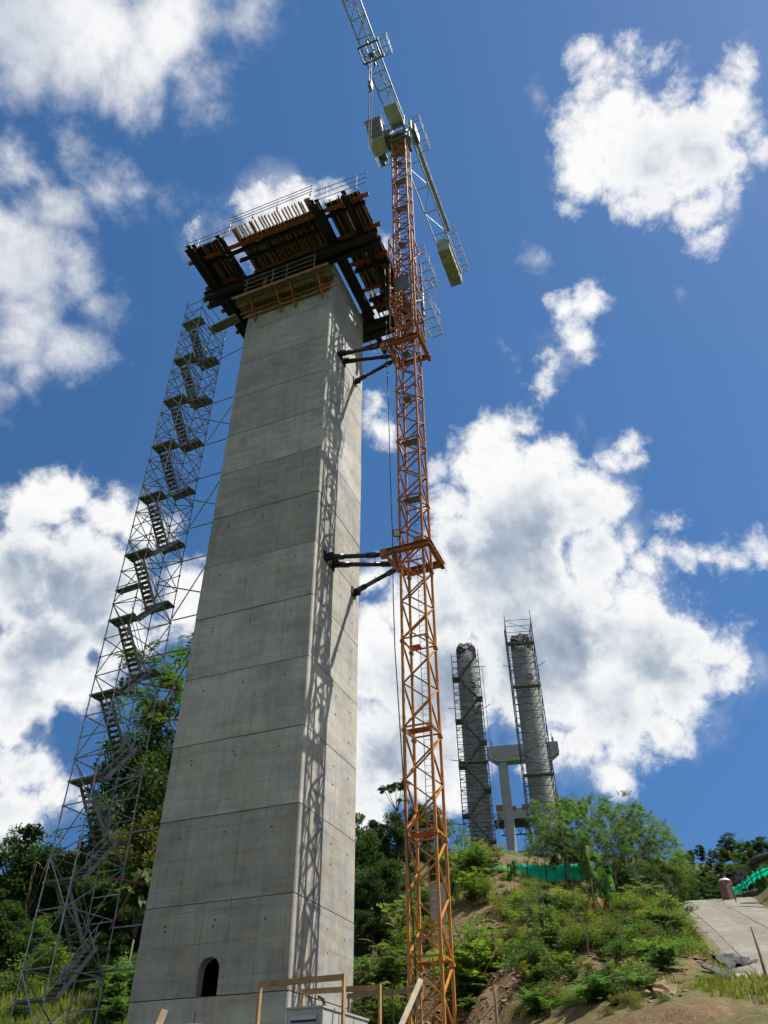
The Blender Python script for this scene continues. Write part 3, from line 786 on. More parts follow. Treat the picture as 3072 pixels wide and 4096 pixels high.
ply(2.0, 3.7, 3.9, 5.0)
# upright shutters for the pier cap, standing back from the deck edge
for a0, a1 in ((-6.0, 0.2),):
    for bb in (-3.45,):
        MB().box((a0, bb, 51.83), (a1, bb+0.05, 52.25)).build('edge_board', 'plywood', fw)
for k in range(9): MB().box((-6.0+k*0.75, -3.62, 51.40), (-5.9+k*0.75, -3.50, 51.62)).build('waler_bracket', 'form_orange', fw)
MB().bar((0.08, -2.1, 51.3), (0.35, -0.9, 51.25), 0.12, 0.14).build('sunlit_prop', 'form_orange', fw)
def rail_set(posts, rails, par, mat='galvanised', railmat='rail_steel', r=0.028):
    for (a, b_, z0, z1) in posts:
        MB().tube((a, b_, z0), (a + random.uniform(-0.03, 0.03), b_, z1), r*1.15, 6).build('guard_post', mat, par)
    for (a0, b0, z0, a1, b1, z1) in rails:
        MB().tube((a0, b0, z0), (a1, b1, z1), r, 6).build('guard_rail', railmat, par)
rail_set([(-9.25, -4.2, 51.5, 52.98), (-6.98, -4.2, 51.4, 52.98)], [(-10.37, -4.25, z, -6.30, -4.25, z - 0.12) for z in (52.90, 52.42, 51.86)], fw)
rail_set([(-6.25, -4.6, 51.5, 53.30), (-4.34, -4.6, 51.5, 53.43), (-2.33, -4.6, 51.6, 53.38), (0.32, -4.6, 51.6, 53.45)], [(-6.3, -4.65, z, 0.46, -4.65, z - 0.03) for z in (53.27, 52.86, 52.45)], fw)
rail_set([(1.08, -3.8, 51.5, 54.1), (3.49, -3.8, 51.5, 54.05)], [(0.19, -3.85, z, 4.35, -3.85, z - 0.2) for z in (53.95, 53.25, 52.55)], fw)
for a in (-4.30, -2.34, 0.31, 3.48, -6.25): MB().box((a-0.05, -4.68 if a < 1 else -3.88, 52.0), (a+0.05, -4.56 if a < 1 else -3.76, 52.12)).build('post_clamp', 'steel_black', fw)
rail_set([(-9.9, b_, 51.7, 53.0) for b_ in (-1.5, 2.0, 5.5, 8.8)] + [(3.6, b_, 51.7, 53.0) for b_ in (0.0, 3.5, 7.0)], [], fw)

# ------------------------------------------------------------------ climbing bracket walkway under the deck on the shaded face
wk = thing('bracket_walkway', 'yellow timber walkway on orange brackets below the platform, shaded pier face', 'walkway', tuple(C), -YAW)
for a in (-6.04, -3.90, -2.78, -0.62):
    mb = MB()
    mb.bar((a, -0.06, 46.4), (a, -0.06, 48.15), 0.11, 0.10); mb.bar((a, -0.06, 48.08), (a, -1.40, 48.08), 0.10, 0.14); mb.bar((a, -0.08, 46.55), (a, -1.25, 48.02), 0.09, 0.11)
    mb.bar((a, -0.06, 47.5), (a, -0.62, 48.02), 0.07, 0.07)
    mb.build('bracket', 'form_orange', wk)
for k, b_ in enumerate((-1.36, -1.12, -0.86, -0.60, -0.34, -0.12)):
    MB().box((-7.35 + random.uniform(-0.1, 0.1), b_-0.105, 48.17), (0.36 + random.uniform(-0.2, 0.1), b_+0.105, 48.21)).build('plank', 'plank_grey' if k else 'timber_yellow', wk)
for z, b_, a0, a1 in ((48.02, -1.42, -7.38, 0.36), (47.66, -0.22, -7.30, 0.30), (47.18, -0.16, -7.1, 0.42), (47.86, -0.8, -7.2, 0.2)):
    MB().bar((a0, b_, z), (a1, b_, z + random.uniform(-0.03, 0.03)), 0.09, 0.20).build('beam', 'timber_yellow', wk)
rail_set([(a, -1.34, 48.1, 50.2) for a in (-6.36, -4.18, -3.02, -0.79)], [(-6.6, -1.38, z, -0.7, -1.38, z) for z in (49.98, 49.38, 48.80)], wk, r=0.026)
MB().tube((-4.9, -1.2, 48.2), (-4.85, -1.1, 50.0), 0.04, 6).build('prop', 'form_orange', wk)
MB().tube((-5.1, -1.2, 48.2), (-5.0, -1.1, 49.7), 0.04, 6).build('prop', 'form_orange', wk)

# ================================================================== TOWER CRANE
crane = thing('tower_crane', 'tall orange lattice tower crane tied to the pier with pale grey jib', 'tower crane', tuple(MAST), -YAW)
crane.rotation_euler = (Matrix.Rotation(0.0045, 3, 'Y') @ Matrix.Rotation(-YAW, 3, 'Z')).to_euler()
S_ = 1.275 / 2
def mast_section(z0, z1, mat, hs=S_, lw=0.115, panels=2, name='mast_section', horiz=True):
    mb = MB()
    for sx_, sy_ in ((-1,-1),(1,-1),(1,1),(-1,1)):
        x, y = sx_*hs, sy_*hs
        mb.box((x-lw/2, y-lw/2, z0+0.01), (x+lw/2, y+lw/2, z1-0.01))
        mb.box((x-lw*0.68, y-lw*0.68, z1-0.10), (x+lw*0.68, y+lw*0.68, z1-0.012))
        mb.box((x-lw*0.68, y-lw*0.68, z0+0.012), (x+lw*0.68, y+lw*0.68, z0+0.10))
    o = mb.build(name, mat, crane)
    cs = [(-hs,-hs),(hs,-hs),(hs,hs),(-hs,hs)]
    for f in range(4):
        (x0, y0), (x1, y1) = cs[f], cs[(f+1) % 4]
        nrm = (y1-y0, x0-x1, 0)
        if horiz: MB().bar((x0, y0, z0+0.14), (x1, y1, z0+0.14), 0.06, 0.07).build('strut', mat, o)
        n = panels * 2; dz = (z1 - z0 - 0.24) / n
        for k in range(n):
            a, b_ = z0+0.16+k*dz, z0+0.16+(k+1)*dz
            if (k + f) % 2 == 0: p, q = (x0, y0, a), (x1, y1, b_)
            else: p, q = (x1, y1, a), (x0, y0, b_)
            MB().bar(p, q, 0.055, 0.085, nrm).build('brace', mat, o)
    return o
zz = 0.9; SEC = 4.55
k = 0
while zz < 72.2:
    z1 = min(zz + SEC, 72.4)
    mast_section(zz, z1, 'crane_yellow' if z1 < 24 else 'crane_orange')  # upper sections redder: their backlight is put into the mast colour
    zz = z1
for z in np.arange(0.9 + SEC, 72, SEC):
    for sx_, sy_ in ((-1,-1),(1,-1),(1,1),(-1,1)):
        MB().box((sx_*S_-0.10, sy_*S_-0.10, z-0.06), (sx_*S_+0.10, sy_*S_+0.10, z+0.06)).build('joint_plate', 'crane_yellow' if z < 24 else 'crane_orange', crane)
# ladder with hoops and rest platforms inside the mast
for lx, ly, z0, z1 in ((0.15, 0.30, 1.0, 22.5), (0.15, 0.30, 22.5, 44.0), (0.15, 0.30, 44.0, 72)):
    mb = MB()
    for s_ in (-0.19, 0.19): mb.tube((lx+s_, ly, z0), (lx+s_, ly, z1), 0.017, 5)
    zc = z0 + 0.15
    while zc < z1: mb.tube((lx-0.19, ly, zc), (lx+0.19, ly, zc), 0.012, 4); zc += 0.30
    mb.build('ladder', 'crane_yellow' if z1 < 24 else 'galvanised', crane)
for z in np.arange(5.5, 72, 4.55):
    MB().box((-0.50, 0.02 if int(z) % 2 else -0.5, z-0.02), (0.0 if int(z) % 2 else 0.5, 0.52 if int(z) % 2 else 0.0, z+0.02)).build('rest_platform', 'crane_dark' if z > 24 else 'form_orange', crane)
MB().box((-0.1, 0.50, 7.0), (0.55, 0.53, 8.35)).build('notice_board', 'crane_grey', crane)
# anchor collars
for zc in (24.35, 41.80):
    mb = MB()
    mb.ibeam((-1.55, -0.98, zc+0.10), (1.12, -0.98, zc+0.10), 0.24, 0.34, 0.04, 0.05); mb.ibeam((-1.05, 0.90, zc-0.05), (1.12, 0.90, zc-0.05), 0.24, 0.34, 0.04, 0.05)
    mb.ibeam((1.12, -1.25, zc), (1.12, 1.25, zc), 0.24, 0.34, 0.04, 0.05); mb.ibeam((-0.95, -0.85, zc), (-0.95, 0.77, zc), 0.22, 0.30, 0.04, 0.05)
    co = mb.build('anchor_collar', 'crane_orange', crane)
    MB().box((0.30, -1.16, zc+0.24), (0.85, -0.83, zc+0.52)).build('clamp_box', 'crane_orange', co)
    MB().box((-1.62, -1.14, zc-0.20), (-1.30, -0.82, zc+0.26)).build('tie_lug', 'crane_orange', co)
    MB().box((-1.25, -0.10, zc-0.22), (-1.08, 0.62, zc+0.18)).build('tie_lug', 'crane_orange', co)
    MB().bar((-1.35, -0.98, zc-0.05), (-0.70, -0.70, zc-1.15), 0.14, 0.16).build('knee_brace', 'crane_orange', co)
# climbing cage round the mast
cage0, cage1, ch_ = 43.4, 54.9, 0.93
mb = MB()
for sx_, sy_ in ((-1,-1),(1,-1),(1,1),(-1,1)): mb.box((sx_*ch_-0.06, sy_*ch_-0.06, cage0), (sx_*ch_+0.06, sy_*ch_+0.06, cage1 if (sx_, sy_) != (1, 1) else cage1-1.5))
cage = mb.build('climbing_cage', 'crane_orange', crane)
cs = [(-ch_,-ch_),(ch_,-ch_),(ch_,ch_),(-ch_,ch_)]
for f in range(4):
    (x0, y0), (x1, y1) = cs[f], cs[(f+1) % 4]
    for z in (cage0+0.1, cage0+2.4, cage0+5.0, cage1-0.3) if f in (1, 2, 3) else (cage0+0.1, cage0+3.6):
        MB().bar((x0, y0, z), (x1, y1, z), 0.09, 0.12).build('strut', 'crane_orange', cage)
    zq = [cage0+0.1, cage0+2.4, cage0+5.0, cage0+7.6, cage1-0.3]
    for k in range(4):
        if f == 0 and k > 1: continue
        p, q = ((x0, y0, zq[k]), (x1, y1, zq[k+1])) if k % 2 else ((x1, y1, zq[k]), (x0, y0, zq[k+1]))
        MB().bar(p, q, 0.06, 0.09).build('brace', 'crane_orange', cage)
MB().box((-0.5, -0.99, cage0+4.2), (0.6, -0.94, cage0+6.0)).build('jack_frame', 'crane_dark', cage)
MB().tube((0.95, 0.9, cage0+3.0), (0.95, 0.9, cage0+6.4), 0.13, 10).build('hydraulic_jack', 'crane_dark', cage)
def basket(par, lo, hi, h=1.1, open_side=None, mat='crane_grey', post=0.9, floor='crane_dark'):
    """grated walkway with hand-rails"""
    (x0, y0), (x1, y1), z = lo[:2], hi[:2], lo[2]
    fl = MB()
    n = max(2, int((y1-y0)/0.75))
    for i in range(n+1): yy = y0 + (y1-y0)*i/n; fl.bar((x0, yy, z), (x1, yy, z), 0.05, 0.05)
    for xx in (x0, x1): fl.bar((xx, y0, z), (xx, y1, z), 0.05, 0.08)
    fl.bar(((x0+x1)/2, y0, z+0.02), ((x0+x1)/2, y1, z+0.02), 0.03, 0.03)
    o = fl.build('access_platform', mat, par)
    mb = MB()
    corners = [(x0,y0),(x1,y0),(x1,y1),(x0,y1)]
    for f in range(4):
        if f == open_side: continue
        (ax, ay), (bx, by) = corners[f], corners[(f+1) % 4]
        L = math.hypot(bx-ax, by-ay); n = max(1, round(L/post))
        for i in range(n+1):
            x, y = ax+(bx-ax)*i/n, ay+(by-ay)*i/n
            mb.bar((x, y, z), (x, y, z+h), 0.035, 0.035)
        for hh in (h, h*0.55): mb.bar((ax, ay, z+hh), (bx, by, z+hh), 0.035, 0.035)
    mb.build('hand_rail', mat, o)
    return o
basket(crane, (1.05, -1.1, 51.0), (1.95, 1.9, 0), open_side=3)
basket(crane, (1.05, -1.0, 45.4), (1.95, 2.2, 0), open_side=3)
basket(crane, (-0.8, 1.1, 47.0), (0.9, 1.9, 0), open_side=0)
mb = MB()
mb.path([(1.5, 0.9, 51.0), (1.9, 1.1, 49.5), (1.75, 1.2, 47.9), (2.1, 1.3, 46.6)], 0.035, 5); mb.build('hose', 'crane_white', cage)
MB().path([(-1.0, -0.9, 54.9), (-0.3, -1.0, 55.5), (0.9, -1.0, 55.9)], 0.03, 5).build('hose', 'rubber', cage)
# slewing ring, cat-head and king frame
mb = MB()
mb.tube((0, 0, 72.4), (0, 0, 72.75), 0.98, 20); mb.tube((0, 0, 72.75), (0, 0, 73.1), 0.86, 20)
mb.box((-0.85, -0.85, 71.7), (0.85, 0.85, 71.85))
mb.build('slewing_ring', 'crane_dark', crane)
mb = MB()
for sx_ in (-1, 1):
    mb.bar((sx_*0.6, -0.55, 73.1), (sx_*0.6, -0.55, 76.6), 0.14, 0.14); mb.bar((sx_*0.6, 0.75, 73.1), (sx_*0.6, 0.75, 76.6), 0.14, 0.14)
    mb.bar((sx_*0.6, -0.55, 73.3), (sx_*0.6, 0.75, 76.4), 0.09, 0.09)
mb.bar((-0.6, -0.55, 73.3), (0.6, -0.55, 76.4), 0.08, 0.08); mb.box((-0.75, -0.7, 73.1), (0.75, 0.9, 73.35)); mb.box((-0.62, -0.72, 74.2), (0.62, -0.62, 75.5))
mb.build('slewing_frame', 'crane_dark', crane)
MB().box((-0.72, -2.6, 74.95), (0.62, -0.75, 75.0)).build('access_plate', 'crane_white', crane)
# jib: two lower chords, one upper chord, warren lacing (runs toward the viewer, overhead)
JW, JH, JZ_ = 0.70, 1.35, 75.4
def lattice(name, b0, b1, sgn, pan=1.55, mat='crane_grey', tri=True):
    root = MB()
    for x in (-JW, JW): root.bar((x, b0, JZ_), (x, b1, JZ_), 0.11, 0.13)
    if tri: root.tube((0, b0, JZ_+JH), (0, b1, JZ_+JH), 0.075, 8)
    root = root.build(name, mat, crane)
    n = int(abs(b1-b0)/pan); s = (b1-b0)/n
    for k in range(n):
        y0, y1 = b0+k*s, b0+(k+1)*s
        MB().bar((-JW, y0, JZ_), (JW, y0, JZ_), 0.07, 0.08).build('strut', mat, root)
        MB().bar((-JW if k % 2 else JW, y0, JZ_), (JW if k % 2 else -JW, y1, JZ_), 0.05, 0.06).build('brace', mat, root)
        if tri:
            for x in (-JW, JW):
                MB().tube((x, y0, JZ_), (0, (y0+y1)/2, JZ_+JH), 0.035, 6).build('lacing', mat, root)
                MB().tube((0, (y0+y1)/2, JZ_+JH), (x, y1, JZ_), 0.035, 6).build('lacing', mat, root)
    return root
jib = lattice('jib', -0.8, -25.6, -1)
cj = lattice('counter_jib', 0.9, 17.3, 1, pan=2.6, tri=False)
for x in (-JW, JW):
    MB().ibeam((x, 0.9, JZ_+0.02), (x, 17.3, JZ_+0.02), 0.10, 0.22, 0.02, 0.02).build('chord', 'crane_grey', cj)
MB().box((0.80, 1.2, JZ_+0.05), (1.15, 12.0, JZ_+0.09)).build('walkway', 'crane_grey', cj)
mb = MB()
for y in np.arange(1.3, 12.2, 1.55): mb.bar((1.13, y, JZ_+0.05), (1.13, y, JZ_+1.15), 0.035, 0.035)
for h in (0.6, 1.13): mb.bar((1.13, 1.2, JZ_+h), (1.13, 12.1, JZ_+h), 0.03, 0.03)
mb.build('hand_rail', 'crane_grey', cj)
for k in range(6):
    y0 = 12.9 + k*0.78
    MB().box((-0.64, y0, JZ_-1.55 - 0.04*(k % 2)), (0.64, y0+0.74, JZ_+0.75)).build('counterweight_block', 'ballast', crane)
basket(crane, (0.85, 12.2, JZ_-0.15), (1.65, 17.2, 0), open_side=3)
# trolley with its maintenance basket
mb = MB()
for y in (-6.55, -7.95): mb.bar((-0.95, y, JZ_-0.14), (0.95, y, JZ_-0.14), 0.13, 0.15)
for x in (-0.93, -0.25, 0.30, 0.93): mb.bar((x, -6.5, JZ_-0.16), (x, -8.0, JZ_-0.16), 0.10 if abs(x) > 0.5 else 0.06, 0.12)
mb.box((-0.22, -7.25, JZ_-0.45), (0.22, -6.85, JZ_-0.10))
tr = mb.build('trolley', 'crane_dark', crane)
for x in (-0.88, 0.88):
    for y in (-6.6, -7.9): MB().tube((x-0.06, y, JZ_-0.02), (x+0.06, y, JZ_-0.02), 0.14, 10).build('wheel', 'crane_dark', tr)
for y in (-6.3, -8.1): MB().tube((-0.1, y, JZ_-0.3), (0.1, y, JZ_-0.3), 0.16, 10).build('sheave', 'crane_dark', tr)
basket(crane, (1.0, -7.95, JZ_-0.3), (1.75, -6.55, 0), h=1.0, open_side=3)
# operator's cab hung on the left side
mb = MB()
c0 = [(-2.85, -0.95, 73.0), (-1.35, -0.95, 73.0), (-1.35, 0.55, 73.0), (-2.85, 0.55, 73.0), (-2.85, -1.75, 75.3), (-1.35, -1.75, 75.3), (-1.35, 0.55, 75.3), (-2.85, 0.55, 75.3)]
mb.add(c0, [(3,2,1,0),(4,5,6,7),(1,2,6,5),(2,3,7,6),(3,0,4,7),(0,1,5,4)])
cab = mb.build('operator_cab', 'crane_white', crane)
def lerp(p, q, t): return tuple(np.array(p)*(1-t) + np.array(q)*t)
def pane(par, p00, p10, p11, p01, off, mat='glass_dark', name='window_pane'):
    return MB().add([tuple(np.array(p)+np.array(off)) for p in (p00, p10, p11, p01)] + [tuple(np.array(p)+np.array(off)*0.2) for p in (p00, p10, p11, p01)],
                    [(0,1,2,3),(7,6,5,4),(0,4,5,1),(1,5,6,2),(2,6,7,3),(3,7,4,0)]).build(name, mat, par)
f00, f10, f11, f01 = c0[0], c0[1], c0[5], c0[4]
def fp(u, v_): return lerp(lerp(f00, f10, u), lerp(f01, f11, u), v_)
for v0, v1 in ((0.06, 0.34), (0.38, 0.66), (0.70, 0.95)): pane(cab, fp(0.06, v0), fp(0.94, v0), fp(0.94, v1), fp(0.06, v1), (0, -0.03, -0.01))
pane(cab, (-1.35, -0.6, 73.9), (-1.35, 0.3, 73.9), (-1.35, 0.3, 75.0), (-1.35, -1.2, 75.0), (0.03, 0, 0))
pane(cab, (-2.85, 0.3, 73.9), (-2.85, -0.6, 73.9), (-2.85, -1.2, 75.0), (-2.85, 0.3, 75.0), (-0.03, 0, 0))
pane(cab, (-2.65, -0.75, 73.0), (-2.65, -0.1, 73.0), (-1.55, -0.1, 73.0), (-1.55, -0.75, 73.0), (0, 0, -0.03), 'crane_white', 'floor_hatch')
MB().box((-2.95, -1.9, 75.3), (-1.25, 0.65, 75.38)).build('roof', 'crane_grey', cab)
basket(crane, (-2.85, 0.6, 73.0), (-1.0, 1.7, 0), open_side=0)
mb = MB(); mb.box((-1.35, -0.7, 73.2), (-0.75, 0.8, 74.6)); mb.box((-2.5, 0.6, 72.75), (-1.7, 1.2, 72.95)); mb.box((-2.4, 1.0, 72.3), (-2.0, 1.4, 72.95)); mb.build('cab_support', 'crane_dark', crane)
basket(crane, (1.05, -0.95, 73.4), (2.25, 2.0, 0), open_side=3)
MB().box((1.15, -0.2, 73.5), (1.55, 1.2, 75.0)).build('electric_cabinet', 'crane_dark', crane)
MB().box((0.95, -0.6, 73.6), (1.3, -0.25, 75.1)).build('electric_cabinet', 'crane_white', crane)
basket(crane, (-1.45, -1.2, 73.4), (-0.8, -0.4, 0), h=1.0, open_side=1)

# hook block and its double rope
Rc = crane.rotation_euler.to_matrix()
def CW(a, b_, z): return np.array(MAST) + np.array(Rc @ Vector((a, b_, z)))
hk = thing('hook_block', 'black crane hook block on two ropes hanging beside the jib', 'crane hook', tuple(CW(0, -7.3, 66.0)), -YAW)
hp = at(1467, 335, float(np.hypot(*CW(0, -7.2, 70)[:2])))
hk.location = tuple(CW(0, -7.2, hp[2]))
zt = JZ_ - hp[2] - 0.35
mb = MB(); mb.box((-0.13, -0.22, -0.9), (0.13, 0.22, 0.1)); mb.tube((-0.16, 0, 0.0), (0.16, 0, 0.0), 0.24, 12); mb.build('block', 'crane_dark', hk)
MB().path([(0, 0, -0.9), (0, 0, -1.15), (0.12, 0, -1.35), (0.05, 0, -1.55), (-0.12, 0, -1.5), (-0.16, 0, -1.36)], 0.05, 6).build('hook', 'crane_dark', hk)
for s_ in (-0.1, 0.1):
    MB().tube((s_, 0, 0.05), (s_*0.8, 0, max(zt, 0.6)), 0.02, 5).build('rope', 'rubber', hk)
    MB().tube((s_*1.2, 0, -1.5), (s_*0.9, 0, -7.2), 0.045, 5).build('sling', 'crane_dark', hk)
    MB().tube((s_*0.9, 0, -7.2), (s_*0.9, 0, -12.0), 0.02, 5).build('sling_tail', 'crane_white', hk)

# ------------------------------------------------------------------ tie struts between pier and crane
def strut(label, pa, pm, z):
    """pa: distance along the sunlit face; pm: end at the crane in pier coordinates"""
    t = thing('tie_strut', label, 'tie strut', tuple(P(0, pa, z)), -YAW, 'crane tie struts')
    d = np.array([pm[0], pm[1]-pa, 0.0]); L = np.linalg.norm(d); d /= L
    mb = MB(); mb.tube(d*0.55, d*(L-0.5), 0.125, 12); mb.tube(d*0.25, d*0.95, 0.165, 12); mb.tube(d*(L-0.75), d*(L-0.25), 0.16, 12); mb.build('pipe', 'steel_strut', t, smooth=True)
    MB().box((0.0, -0.30, -0.28), (0.05, 0.30, 0.28)).box((0.05, -0.10, -0.2), (0.42, -0.05, 0.2)).box((0.05, 0.05, -0.2), (0.42, 0.10, 0.2)).build('wall_plate', 'steel_black', t)
    MB().bar(d*(L-0.3), d*(L+0.02), 0.10, 0.22).build('fork_end', 'steel_black', t)
    if z < 30: MB().path([d*1.6 + np.array([0, 0, 0.11]), d*1.6 + np.array([0, 0, 0.25]), d*1.75 + np.array([0, 0, 0.25]), d*1.75 + np.array([0, 0, 0.11])], 0.015, 5).build('lifting_eye', 'steel_black', t)
mq = (MAST - C) @ U, (MAST - C) @ DR
lean = 0.0045 * 24
for zc, (w1_, w2_, w3_), tx in ((24.35, (1.26, 1.98, 4.90), 'lower collar'), (41.85, (1.72, 2.42, 4.36), 'upper collar')):
    ln = 0.0045 * zc
    strut('black pipe strut from the pier to the front arm of the crane\'s ' + tx, w1_, (mq[0]-1.60+ln, mq[1]-0.98), zc)
    strut('black pipe strut, middle one of three at the crane\'s ' + tx, w2_, (mq[0]-1.22+ln, mq[1]+0.08), zc)
    strut('black pipe strut nearest the pier\'s far edge at the crane\'s ' + tx, w3_, (mq[0]-1.22+ln, mq[1]+0.50), zc)

# ------------------------------------------------------------------ flood lamp and power cable on the mast
fl = thing('flood_lamp', 'small black-framed flood lamp clamped to the crane mast', 'flood lamp', tuple(at(1587, 2132, 32.55)), math.radians(-12))
mb = MB(); mb.box((-0.20, -0.03, -0.20), (0.20, 0.07, 0.20)); mb.box((-0.12, 0.07, -0.13), (0.12, 0.12, 0.13)); mb.build('housing', 'black_plastic', fl)
MB().box((-0.155, -0.045, -0.155), (0.155, -0.031, 0.155)).build('lens', 'lamp_lens', fl)
MB().bar((0.2, 0.05, 0.0), (0.42, 0.12, 0.02), 0.05, 0.10).build('arm', 'black_plastic', fl)
MB().path([(0, 0.05, -0.2), (0.01, 0.05, -0.36), (0.0, 0.05, -0.42)], [0.01, 0.012, 0.03], 5).build('plug', 'black_plastic', fl)
for ch in fl.children: ch.rotation_euler = (math.radians(28), 0, 0)
cp = [(1533, 1000), (1536, 1030), (1542, 1138), (1546, 1368), (1548, 1464), (1556, 1698), (1561, 1897), (1570, 2145), (1573, 2394), (1580, 2600), (1593, 2800), (1606, 3000), (1628, 3347), (1643, 3570), (1661, 3842), (1664, 3960), (1657, 4090)]
pts = [at(x, y, 32.35) for x, y in cp] + [np.array([at(1657, 4090, 32.35)[0]+0.2, 32.3, 1.2])]
tag(MB().path(pts, 0.026, 6).build('power_cable', 'rubber'), 'long black power cable hanging down along the crane mast', 'cable')

# ================================================================== STAIR SCAFFOLD left of the pier
syaw = math.radians(25); sP1 = at(300, 3000, 36.5); a1_ = math.radians(-22.69)
SP = np.array([36.5*math.sin(a1_), 36.5*math.cos(a1_), 0.0])
sc = thing('stair_scaffold', 'tall leaning steel tube stair scaffold left of the pier', 'scaffold tower', tuple(SP + np.array([0.13, 0, 0])), -syaw)
sc.rotation_euler = (Matrix.Rotation(-0.0075, 3, 'Y') @ Matrix.Rotation(-syaw, 3, 'Z')).to_euler()
SW, SL, SZ0, SZ1 = 1.47, 2.85, 1.0, 48.4
CORN = [(0, 0), (SW, 0), (SW, SL), (0, SL)]
RL = 0.0245 * 1.15
segz = np.arange(SZ0, SZ1, 4.14)
for x, y in CORN:
    for z in segz:
        MB().tube((x, y, z), (x, y, min(z+4.14, SZ1)), RL*1.15, 6).build('standard', 'galvanised', sc)
cm = None
def collar(x, y, z):
    global cm
    if cm is None:
        o = MB().tube((0, 0, -0.035), (0, 0, 0.035), 0.062, 6).build('coupler', 'galvanised', sc); cm = o.data
    else: o = link('coupler', cm, sc)
    o.location = (x, y, z)
def seg(p, q, name, mat='galvanised', r=RL): return MB().tube(p, q, r, 5).build(name, mat, sc)
LZ = [8.58 + 4.14*k for k in range(-1, 9)]; RZ_ = [z + 2.03 for z in LZ]
z = SZ0 + 0.3; k = 0
while z < SZ1 - 0.1:
    for f in range(4):
        (x0, y0), (x1, y1) = CORN[f], CORN[(f+1) % 4]
        if z < 27 and f in (1, 3) and k % 2: continue
        seg((x0, y0, z), (x1, y1, z), 'ledger')
    for x, y in CORN: collar(x, y, z)
    z += 1.035; k += 1
z = SZ0 + 0.3; k = 0
while z < SZ1 - 2.2:
    (x0, y0), (x1, y1) = CORN[0], CORN[1]
    seg(*(((x0, y0-0.04, z), (x1, y1-0.04, z+2.07)) if k % 2 == 0 else ((x1, y1-0.04, z), (x0, y0-0.04, z+2.07))), 'diagonal_brace')
    (x0, y0), (x1, y1) = CORN[3], CORN[2]
    seg(*(((x0, y0+0.04, z), (x1, y1+0.04, z+2.07)) if k % 2 else ((x1, y1+0.04, z), (x0, y0+0.04, z+2.07))), 'diagonal_brace')
    for xx, s_ in ((-0.04, 0), (SW+0.04, 1)):
        seg(*(((xx, 0, z), (xx, SL, z+2.07)) if (k+s_) % 2 == 0 else ((xx, SL, z), (xx, 0, z+2.07))), 'diagonal_brace')
    if z > 24:
        for xx, s_ in ((-0.05, 1), (SW+0.05, 0)):
            seg(*(((xx, 0, z), (xx, SL, z+2.07)) if (k+s_) % 2 == 0 else ((xx, SL, z), (xx, 0, z+2.07))), 'diagonal_brace')
        seg(*(((0, -0.05, z+1), (SW, -0.05, z+2.07)) if k % 2 else ((SW, -0.05, z+1), (0, -0.05, z+2.07))), 'diagonal_brace')
    z += 2.07; k += 1
def landing(y0, y1, z):
    mb = MB()
    for x in (0.04, SW-0.04): mb.bar((x, y0, z-0.05), (x, y1, z-0.05), 0.05, 0.07)
    mb.bar((0.02, (y0+y1)/2, z-0.055), (SW-0.02, (y0+y1)/2, z-0.055), 0.05, 0.05)
    o = mb.build('landing', 'galvanised', sc)
    n = 3; w = (y1-y0)/n
    for i in range(n):
        MB().box((-0.06 + random.uniform(-0.05, 0.03), y0+i*w+0.012, z-0.012), (SW+0.05 + random.uniform(-0.03, 0.08), y0+(i+1)*w-0.012, z+0.03)).build('plank', 'plank_grey', o)
    return o
def flight(x0, x1, ya, za, yb, zb, mat='plank_grey'):
    mb = MB()
    for x in (x0, x1): mb.bar((x, ya, za), (x, yb, zb), 0.035, 0.17)
    o = mb.build('stair_flight', 'galvanised', sc)
    n = 10
    for i in range(1, n):
        t = i/n; y, z = ya+(yb-ya)*t, za+(zb-za)*t
        MB().box((x0+0.02, y-0.115, z-0.015), (x1-0.02, y+0.115, z+0.02)).build('tread', mat, o)
    mb = MB()
    for hh in (1.0, 0.55): mb.tube((x1, ya, za+hh), (x1, yb, zb+hh), 0.018, 5)
    mb.path([(x1, ya, za+0.5), (x1, ya-0.02, za+1.05), (x1, ya+0.06*(1 if yb > ya else -1), za+1.15), (x1, ya+0.3*(1 if yb > ya else -1), za+1.2)], 0.018, 5)
    for t in (0.15, 0.85): mb.tube((x1, ya+(yb-ya)*t, za+(zb-za)*t), (x1, ya+(yb-ya)*t, za+(zb-za)*t+1.0), 0.016, 5)
    mb.build('hand_rail', 'galvanised', o)
for k, zl in enumerate(LZ):
    if zl > 2: landing(-0.05, 0.68, zl)
    landing(SL-0.68, SL+0.05, RZ_[k])
    if zl > 2: flight(0.80, 1.42, 0.62, zl, SL-0.62, RZ_[k])          # left landing up to the right landing
    if k > 0: flight(0.08, 0.70, SL-0.62, RZ_[k-1], 0.62, zl)          # right landing up to the next left landing
flight(0.08, 0.70, SL-0.62, RZ_[-1], 0.62, RZ_[-1]+2.0)
landing(-0.05, 0.68, RZ_[-1]+2.0)
landing(-0.05, 0.40, 22.85)
